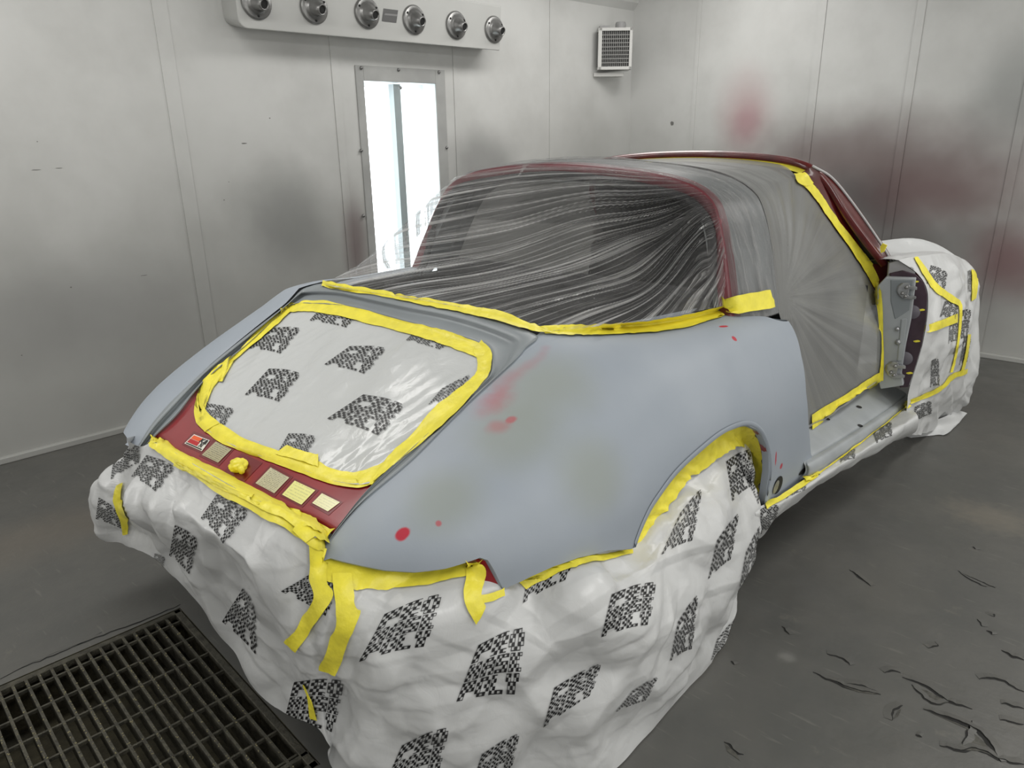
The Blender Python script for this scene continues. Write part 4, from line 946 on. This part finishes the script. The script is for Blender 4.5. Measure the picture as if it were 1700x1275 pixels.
cols = [
 [('y',1.60,(1492,432)),('y',1.62,(1524,455)),('y',1.63,(1541,492)),('y',1.63,(1533,565)),('y',1.62,(1510,645)),('y',1.62,(1506,676)),('y',1.62,(1500,712))],
 [('y',1.66,(1503,428)),('y',1.70,(1540,462)),('y',1.72,(1556,500)),('y',1.72,(1548,570)),('y',1.72,(1528,645)),('y',1.75,(1522,690)),('y',1.80,(1518,722))],
 [('y',1.80,(1535,424)),('y',1.90,(1565,458)),('y',1.95,(1580,510)),('y',1.95,(1575,580)),('y',1.98,(1560,640)),('y',2.02,(1550,680)),('y',2.15,(1545,716))],
 [('y',2.10,(1570,421)),('y',2.15,(1592,455)),('y',2.18,(1602,510)),('y',2.18,(1596,580)),('y',2.2,(1584,635)),('y',2.25,(1575,670)),('y',2.40,(1566,702))],
 [('y',2.45,(1596,428)),('y',2.45,(1612,455)),('y',2.45,(1618,500)),('y',2.42,(1614,580)),('y',2.42,(1604,635)),('y',2.45,(1596,665)),('y',2.62,(1590,690))],
 [('y',2.62,(1608,440)),('y',2.6,(1620,470)),('y',2.6,(1624,510)),('y',2.58,(1618,580)),('y',2.58,(1606,635)),('y',2.6,(1594,662)),('y',2.7,(1584,678))],
 [('P',(.62,2.78,.84),0),('P',(.64,2.86,.72),0),('P',(.66,2.9,.6),0),('P',(.66,2.88,.42),0),('P',(.66,2.86,.26),0),('P',(.66,2.84,.15),0),('P',(.66,2.84,.02),0)],
 [('P',(.30,2.86,.78),0),('P',(.30,2.95,.70),0),('P',(.3,3.0,.6),0),('P',(.3,2.98,.42),0),('P',(.3,2.95,.26),0),('P',(.3,2.95,.15),0),('P',(.3,2.95,.02),0)]]
cols = [[cpt(p) for p in c] for c in cols]
for c_ in cols:
    for p in c_: p.z = max(p.z, .004)
cf = creases(8, 3, 9, .045, 21); cf2 = creases(7, 9, 22, .012, 22)
vs, fs, fm, bfr = add_sheet('front', cols, 170, 130, lambda p,u,v: -(cf(p)+cf2(p))*min(1,u*6+.05)*min(1,v*6+.1), None, fr)
# top closing part over the fender crown towards the car centre
top = [c[0] for c in cols]; base = [Vector((.30, min(2.8, p.y+.1), .80)) for p in top]
cols2 = [[t_, t_.lerp(b_, .15)+Vector((0,0,.012)), t_.lerp(b_,.5)+Vector((0,0,.0)), b_] for t_, b_ in zip(top, base)]
v2, f2, _u = patch(cols2, 100, 30, lambda p,u,v: cf2(p)*.4*min(1,v*6)); o_ = len(vs)
vs += v2; fs += [tuple(i+o_ for i in f) for f in f2]; fm += [0]*len(f2)
for q in [[(1545,440),(1572,452),(1570,480),(1538,470)], [(1568,500),(1592,500),(1588,530),(1560,525)], [(1546,598),(1558,596),(1560,640),(1544,642)], [(1596,515),(1612,515),(1606,560),(1590,565)], [(1518,675),(1545,665),(1548,685),(1516,700)],
          [(1606,450),(1613,450),(1612,485),(1606,485)], [(1495,440),(1516,445),(1520,462),(1500,455)], [(1600,560),(1612,560),(1606,600),(1592,605)], [(1576,535),(1590,535),(1588,565),(1574,570)]]: print_on(vs, fs, fm, q, [bfr], LOGO, 1)
mesh('fender_sheet', vs, fs, smat, fr, fm=fm)
# loose flap of sheet lying on the floor at the front
cols = [[at(1490,712,z=.05), at(1500,722,z=.012), at(1512,727,z=.004)], [at(1540,700,z=.06), at(1548,712,z=.02), at(1556,722,z=.004)], [at(1572,690,z=.06), at(1590,700,z=.01), at(1574,719,z=.004)], [at(1583,680,z=.03), at(1600,684,z=.012), at(1606,686,z=.004)]]
v_, f_, _u = patch(cols, 40, 20, lambda p,u,v: cf2(p)*.5); 
for p in v_: p.z = max(.004, p.z)
mesh('floor_flap', v_, f_, M_sheet, fr)
F_ = lambda A, B, **k: tape(A, B, fr, lift=.004, **k)
F_([(1516,428),(1530,455),(1545,478),(1565,495),(1590,508)], [(1522,426),(1540,452),(1553,470),(1570,485),(1592,498)])
F_([(1585,500),(1591,515),(1588,560),(1583,590),(1576,618)], [(1593,500),(1596,515),(1592,560),(1587,590),(1580,618)])
F_([(1535,540),(1560,532),(1588,520)], [(1536,553),(1562,545),(1588,535)])
F_([(1500,667),(1530,655),(1560,640),(1580,620),(1605,612)], [(1502,674),(1532,662),(1563,647),(1584,628),(1604,620)])
F_([(1605,555),(1600,590),(1592,620)], [(1610,555),(1605,590),(1597,620)])
F_([(1611,447),(1612,470),(1611,500)], [(1621,450),(1622,470),(1619,495)])
F_([(1472,434),(1490,437),(1508,441)], [(1474,438),(1492,443),(1508,448)])
tape([(1268,838),(1300,820),(1335,797),(1356,784)], [(1272,846),(1302,829),(1335,808),(1358,792)], fr, lift=.004)
tape([(1334,793),(1345,786),(1355,783)], [(1336,803),(1348,799),(1356,793)], fr, lift=.007, amp=.005)
tape([(1356,784),(1400,752),(1460,708),(1510,668)], [(1358,790),(1402,758),(1461,714),(1511,674)], fr, lift=.004)
vs, fs = [], []
q = [at(1461,410,y=1.62), at(1465,404,y=1.62), at(1472,407,y=1.62), at(1467,418,y=1.62), at(1462,420,y=1.62)]
mesh('masking_tape', q+[p+Vector((.002,.003,0)) for p in q], [tuple(range(5)), tuple(range(9,4,-1))]+[(i,(i+1)%5,(i+1)%5+5,i+5) for i in range(5)], M_yel, fr, False)

# ---- clear cabin film, stretched with radiating creases
def filmmat(name, tone, a0, a1, su, sv, bs, lo=.42, hi=.62, rough=.22):
    m = bpy.data.materials.new(name); m.use_nodes = True; nt = m.node_tree; k = NT(m); b = nt.nodes['Principled BSDF']
    b.inputs['Base Color'].default_value = (*tone, 1); b.inputs['Roughness'].default_value = rough; b.inputs['Specular IOR Level'].default_value = .8
    mp = nt.nodes.new('ShaderNodeMapping'); mp.inputs['Scale'].default_value = (su, sv, 1); k.link(k.tc.outputs['UV'], mp.inputs['Vector'])
    n1 = k.noise(1, 7, vec=mp.outputs[0], rough=.62, dist=.12)
    mp2 = nt.nodes.new('ShaderNodeMapping'); mp2.inputs['Scale'].default_value = (su*3.1, sv*1.7, 1); mp2.inputs['Location'].default_value = (3,7,0); k.link(k.tc.outputs['UV'], mp2.inputs['Vector'])
    n2 = k.noise(1, 5, vec=mp2.outputs[0], rough=.6, dist=.3)
    big = k.noise(3.0, 2)
    h = k.math('ADD', n1, k.math('MULTIPLY', n2, .35)); k.bump(h, bs, .03, b)
    st = k.math('ADD', k.math('MULTIPLY', n1, .65), k.math('MULTIPLY', n2, .35))
    al = k.rng(st, lo, hi, a0, a1); al = k.math('ADD', al, k.math('MULTIPLY', k.math('SUBTRACT', big, .5), .35)); al = k.math('MINIMUM', k.math('MAXIMUM', al, .12), .95)
    tr = nt.nodes.new('ShaderNodeBsdfTransparent'); mx = nt.nodes.new('ShaderNodeMixShader'); k.link(al, mx.inputs[0]); k.link(tr.outputs[0], mx.inputs[1]); k.link(b.outputs[0], mx.inputs[2])
    k.link(mx.outputs[0], nt.nodes['Material Output'].inputs['Surface']); return m
M_filmR = filmmat('clear_film_rear', (.80,.80,.79), .14, .86, 42, .6, 1.5, .46, .64, .14)
M_filmD = filmmat('clear_film_door', (.27,.275,.27), .66, .80, 9, .4, .18, .3, .7, .3)
def polar_uv(vs, foc, ax):
    out = []
    for v in vs:
        d = v-foc; a = math.atan2(d.dot(Vector((0,0,1))), d.dot(ax)); out.append((a, d.length))
    return out
fm_ = empty('cabin_film', (0,.5,.95), 'clear crinkled plastic film stretched over the roll bar and rear window area', 'plastic film')
def pxl(L, **k): return [at(x,y,**k) for x, y in L]
def bz(px, py): return at(px, py, z=.957)
cols = [
 [RBs[-2]+Vector((-.012,-.01,.005)), Vector((-.655,.30,.99)), Vector((-.66,.25,.945)), Vector((-.66,.22,.925))],
 [RBs[-4]+Vector((-.006,-.012,.006)), Vector((-.60,.24,1.08)), Vector((-.62,.10,.99)), Vector((-.62,.04,.935))],
 [RBs[-5]+Vector((0,-.014,.008)), at(700,366,y=.22), at(640,428,y=-.02), at(541,471,z=.952)],
 [RBs[-7]+Vector((0,-.014,.008)), at(770,370,y=.20), at(700,430,y=-.0), at(620,486,z=.962)],
 [RBs[8]+Vector((0,-.014,.008)), at(850,375,y=.20), at(780,445,y=.0), at(720,502,z=.965)],
 [RBs[6]+Vector((0,-.014,.008)), at(960,370,y=.22), at(890,450,y=.05), at(820,522,z=.958)],
 [RBs[5]+Vector((0,-.014,.008)), at(1045,385,y=.26), at(980,465,y=.10), at(895,548,z=.942)],
 [RBs[4]+Vector((0,-.014,.008)), at(1105,400,y=.29), at(1060,480,y=.16), at(1000,541,x=.56)],
 [RBs[3]+Vector((.008,-.014,.006)), at(1155,410,x=.575), at(1130,470,x=.595), at(1085,530,x=.618)],
 [RBs[2]+Vector((.010,-.012,.004)), at(1180,425,x=.60), at(1172,470,x=.62), at(1150,518,x=.645)],
 [RBs[1]+Vector((.012,-.008,.0)), at(1198,430,x=.62), at(1200,470,x=.64), at(1200,508,x=.668)]]
cols = [[Vector(p) for p in c] for c in cols]
foc = at(1218,285,y=.42); foc2 = Vector((-.6,-.1,.93))
E2 = Vector((0,-.85,-.5)).normalized()
def uvrear(vs):
    out = []
    for v in vs:
        d = v-foc; a = math.atan2(d.dot(E2), -d.x); r = d.length
        out.append((a+.03*noise.noise(v*2), r))
    return out
def dfilm(p, u, v):
    d = p-foc; a = math.atan2(d.dot(E2), -d.x); f = min(1, v*6, (1-v)*8)
    return f*(.007*noise.noise(Vector((a*26, d.length*1.2, 0)))+.004*noise.noise(Vector((a*70, d.length*2, 5))))-.008*math.sin(math.pi*v)
vs, fs, _u = patch(cols, 260, 110, dfilm); uvf = uvrear(vs); target(vs, fs)
mesh('rear_film', vs, fs, M_filmR, fm_, uvs=uvf)
# film over the bar itself
bc = barpatch(.010, 0, 1, False); v_, f_, _u = patch(bc, 160, 14, lambda p,u,v: .003*noise.noise(Vector((u*40,v*2,1)))); target(v_, f_)
mesh('bar_film', v_, f_, filmmat('clear_film_bar', (.33,.33,.33), .22, .75, 26, 3, .9, .44, .66, .2), fm_, uvs=[(u[1]*.8+u[0]*.6, u[0]*3) for u in _u])
# door and roof film: from the bar front edge to the windshield frame, pillar and sill
dm = empty('door_opening_film', (.4,1.0,.6), 'clear plastic film stretched over the door opening and open roof, edged with yellow tape', 'plastic film')
cA = [FBs[-2]+Vector((0,0,.01)), FBs[-4], FBs[-6], FBs[7], FBs[5], FBs[4], FBs[3], FBs[2], FBs[1], FBs[0]+Vector((0,0,.0)), Vector((.725,.62,.80)), Vector((.735,.66,.62)), Vector((.75,.66,.44)), at(1335,712,x=.765)]
cA = [p+Vector((0,.004,.008)) for p in cA]
cB = [Vector((-.67,1.55,.96)), Vector((-.56,1.38,1.18)), Vector((-.42,1.33,1.275)), Vector((0,1.38,1.300)), Vector((.34,1.35,1.283)), at(1322,292,x=.485), at(1340,306,x=.51), at(1385,372,x=.575), at(1436,442,x=.645), at(1459,500,x=.71), at(1464,560,x=.775), at(1463,615,x=.79), at(1458,632,x=.79), at(1400,672,x=.785)]
cols = [[a, a.lerp(b,.33), a.lerp(b,.67), b] for a, b in zip(cA, cB)]
fd1, fd2 = Vector((.70,.62,.92)), Vector((.60,.66,1.16))
def dang(p):
    d = p-fd1; return math.atan2(d.z, d.y), d.length
vs, fs, _u = patch(cols, 200, 80, lambda p,u,v: min(1,v*8,(1-v)*8)*(.006*noise.noise(Vector((dang(p)[0]*14, dang(p)[1]*.8, 2))))-.010*math.sin(math.pi*v)); uvf = [(dang(v)[0], dang(v)[1]) for v in vs]; target(vs, fs)
mesh('door_film', vs, fs, M_filmD, dm, uvs=uvf)
v_ = [Vector((-p.x,p.y,p.z)) for c in cols[6:] for p in c]; mesh('far_door_film', v_, gridf(4, len(cols[6:])), M_filmD, dm, uvs=[(p.z,p.y) for p in v_])
# tape of the films
tp = lambda A, B, par, **k: tape(A, B, par, lift=.004, **k)
fbz = lambda x, y: hit_deck(x, y, .0)
tp([(537,467),(577,475),(640,485),(693,493),(760,505),(811,515)], [(534,477),(575,485),(645,496),(700,508),(760,520),(801,530)], fm_, fallback=fbz)
tp([(803,513),(835,520),(867,535),(885,541),(902,545)], [(796,528),(835,539),(872,549),(895,555),(918,557)], fm_, lift=.0) if False else tape([(803,513),(835,520),(867,535),(885,541),(902,545)], [(796,528),(835,539),(872,549),(895,555),(918,557)], fm_, lift=.006, fallback=fbz)
tp([(896,544),(940,541),(982,537),(1030,533),(1079,529),(1140,519),(1199,505)], [(905,556),(940,558),(982,559),(1030,557),(1079,554),(1150,543),(1209,524)], fm_)
tape([(1197,498),(1235,489),(1272,483)], [(1205,525),(1245,518),(1281,511)], fm_, lift=.010, amp=.003)
tape([(1200,513),(1215,510),(1240,507)], [(1210,522),(1222,519),(1250,515)], car, m=M_red, name='bare_red_edge', lift=.002)
D_ = lambda A, B, **k: tape(A, B, dm, lift=.005, **k)
# header tape
hb_ = [cr(HD, t) for t in [.5-.245+.49*i/60 for i in range(61)]]
v_ = [p+Vector((0,-.010,-.008)) for p in hb_]+[p+Vector((0,-.022,-.016)) for p in hb_]+[p+Vector((0,-.034,-.026)) for p in hb_]
mesh('masking_tape', v_, gridf(61,3), M_yel, dm)
D_([(1329,279),(1340,295),(1347,305)], [(1316,291),(1322,305),(1334,312)], amp=.004)
D_([(1344,302),(1360,322),(1387,362),(1420,404),(1447,438)], [(1330,308),(1350,329),(1372,362),(1408,412),(1436,454)], amp=.002)
D_([(1444,434),(1461,473),(1466,510),(1467,560),(1468,600),(1467,632)], [(1434,450),(1450,480),(1457,512),(1461,560),(1460,600),(1456,628)])
D_([(1468,629),(1440,646),(1400,672),(1346,713)], [(1457,618),(1430,635),(1395,658),(1345,688)])
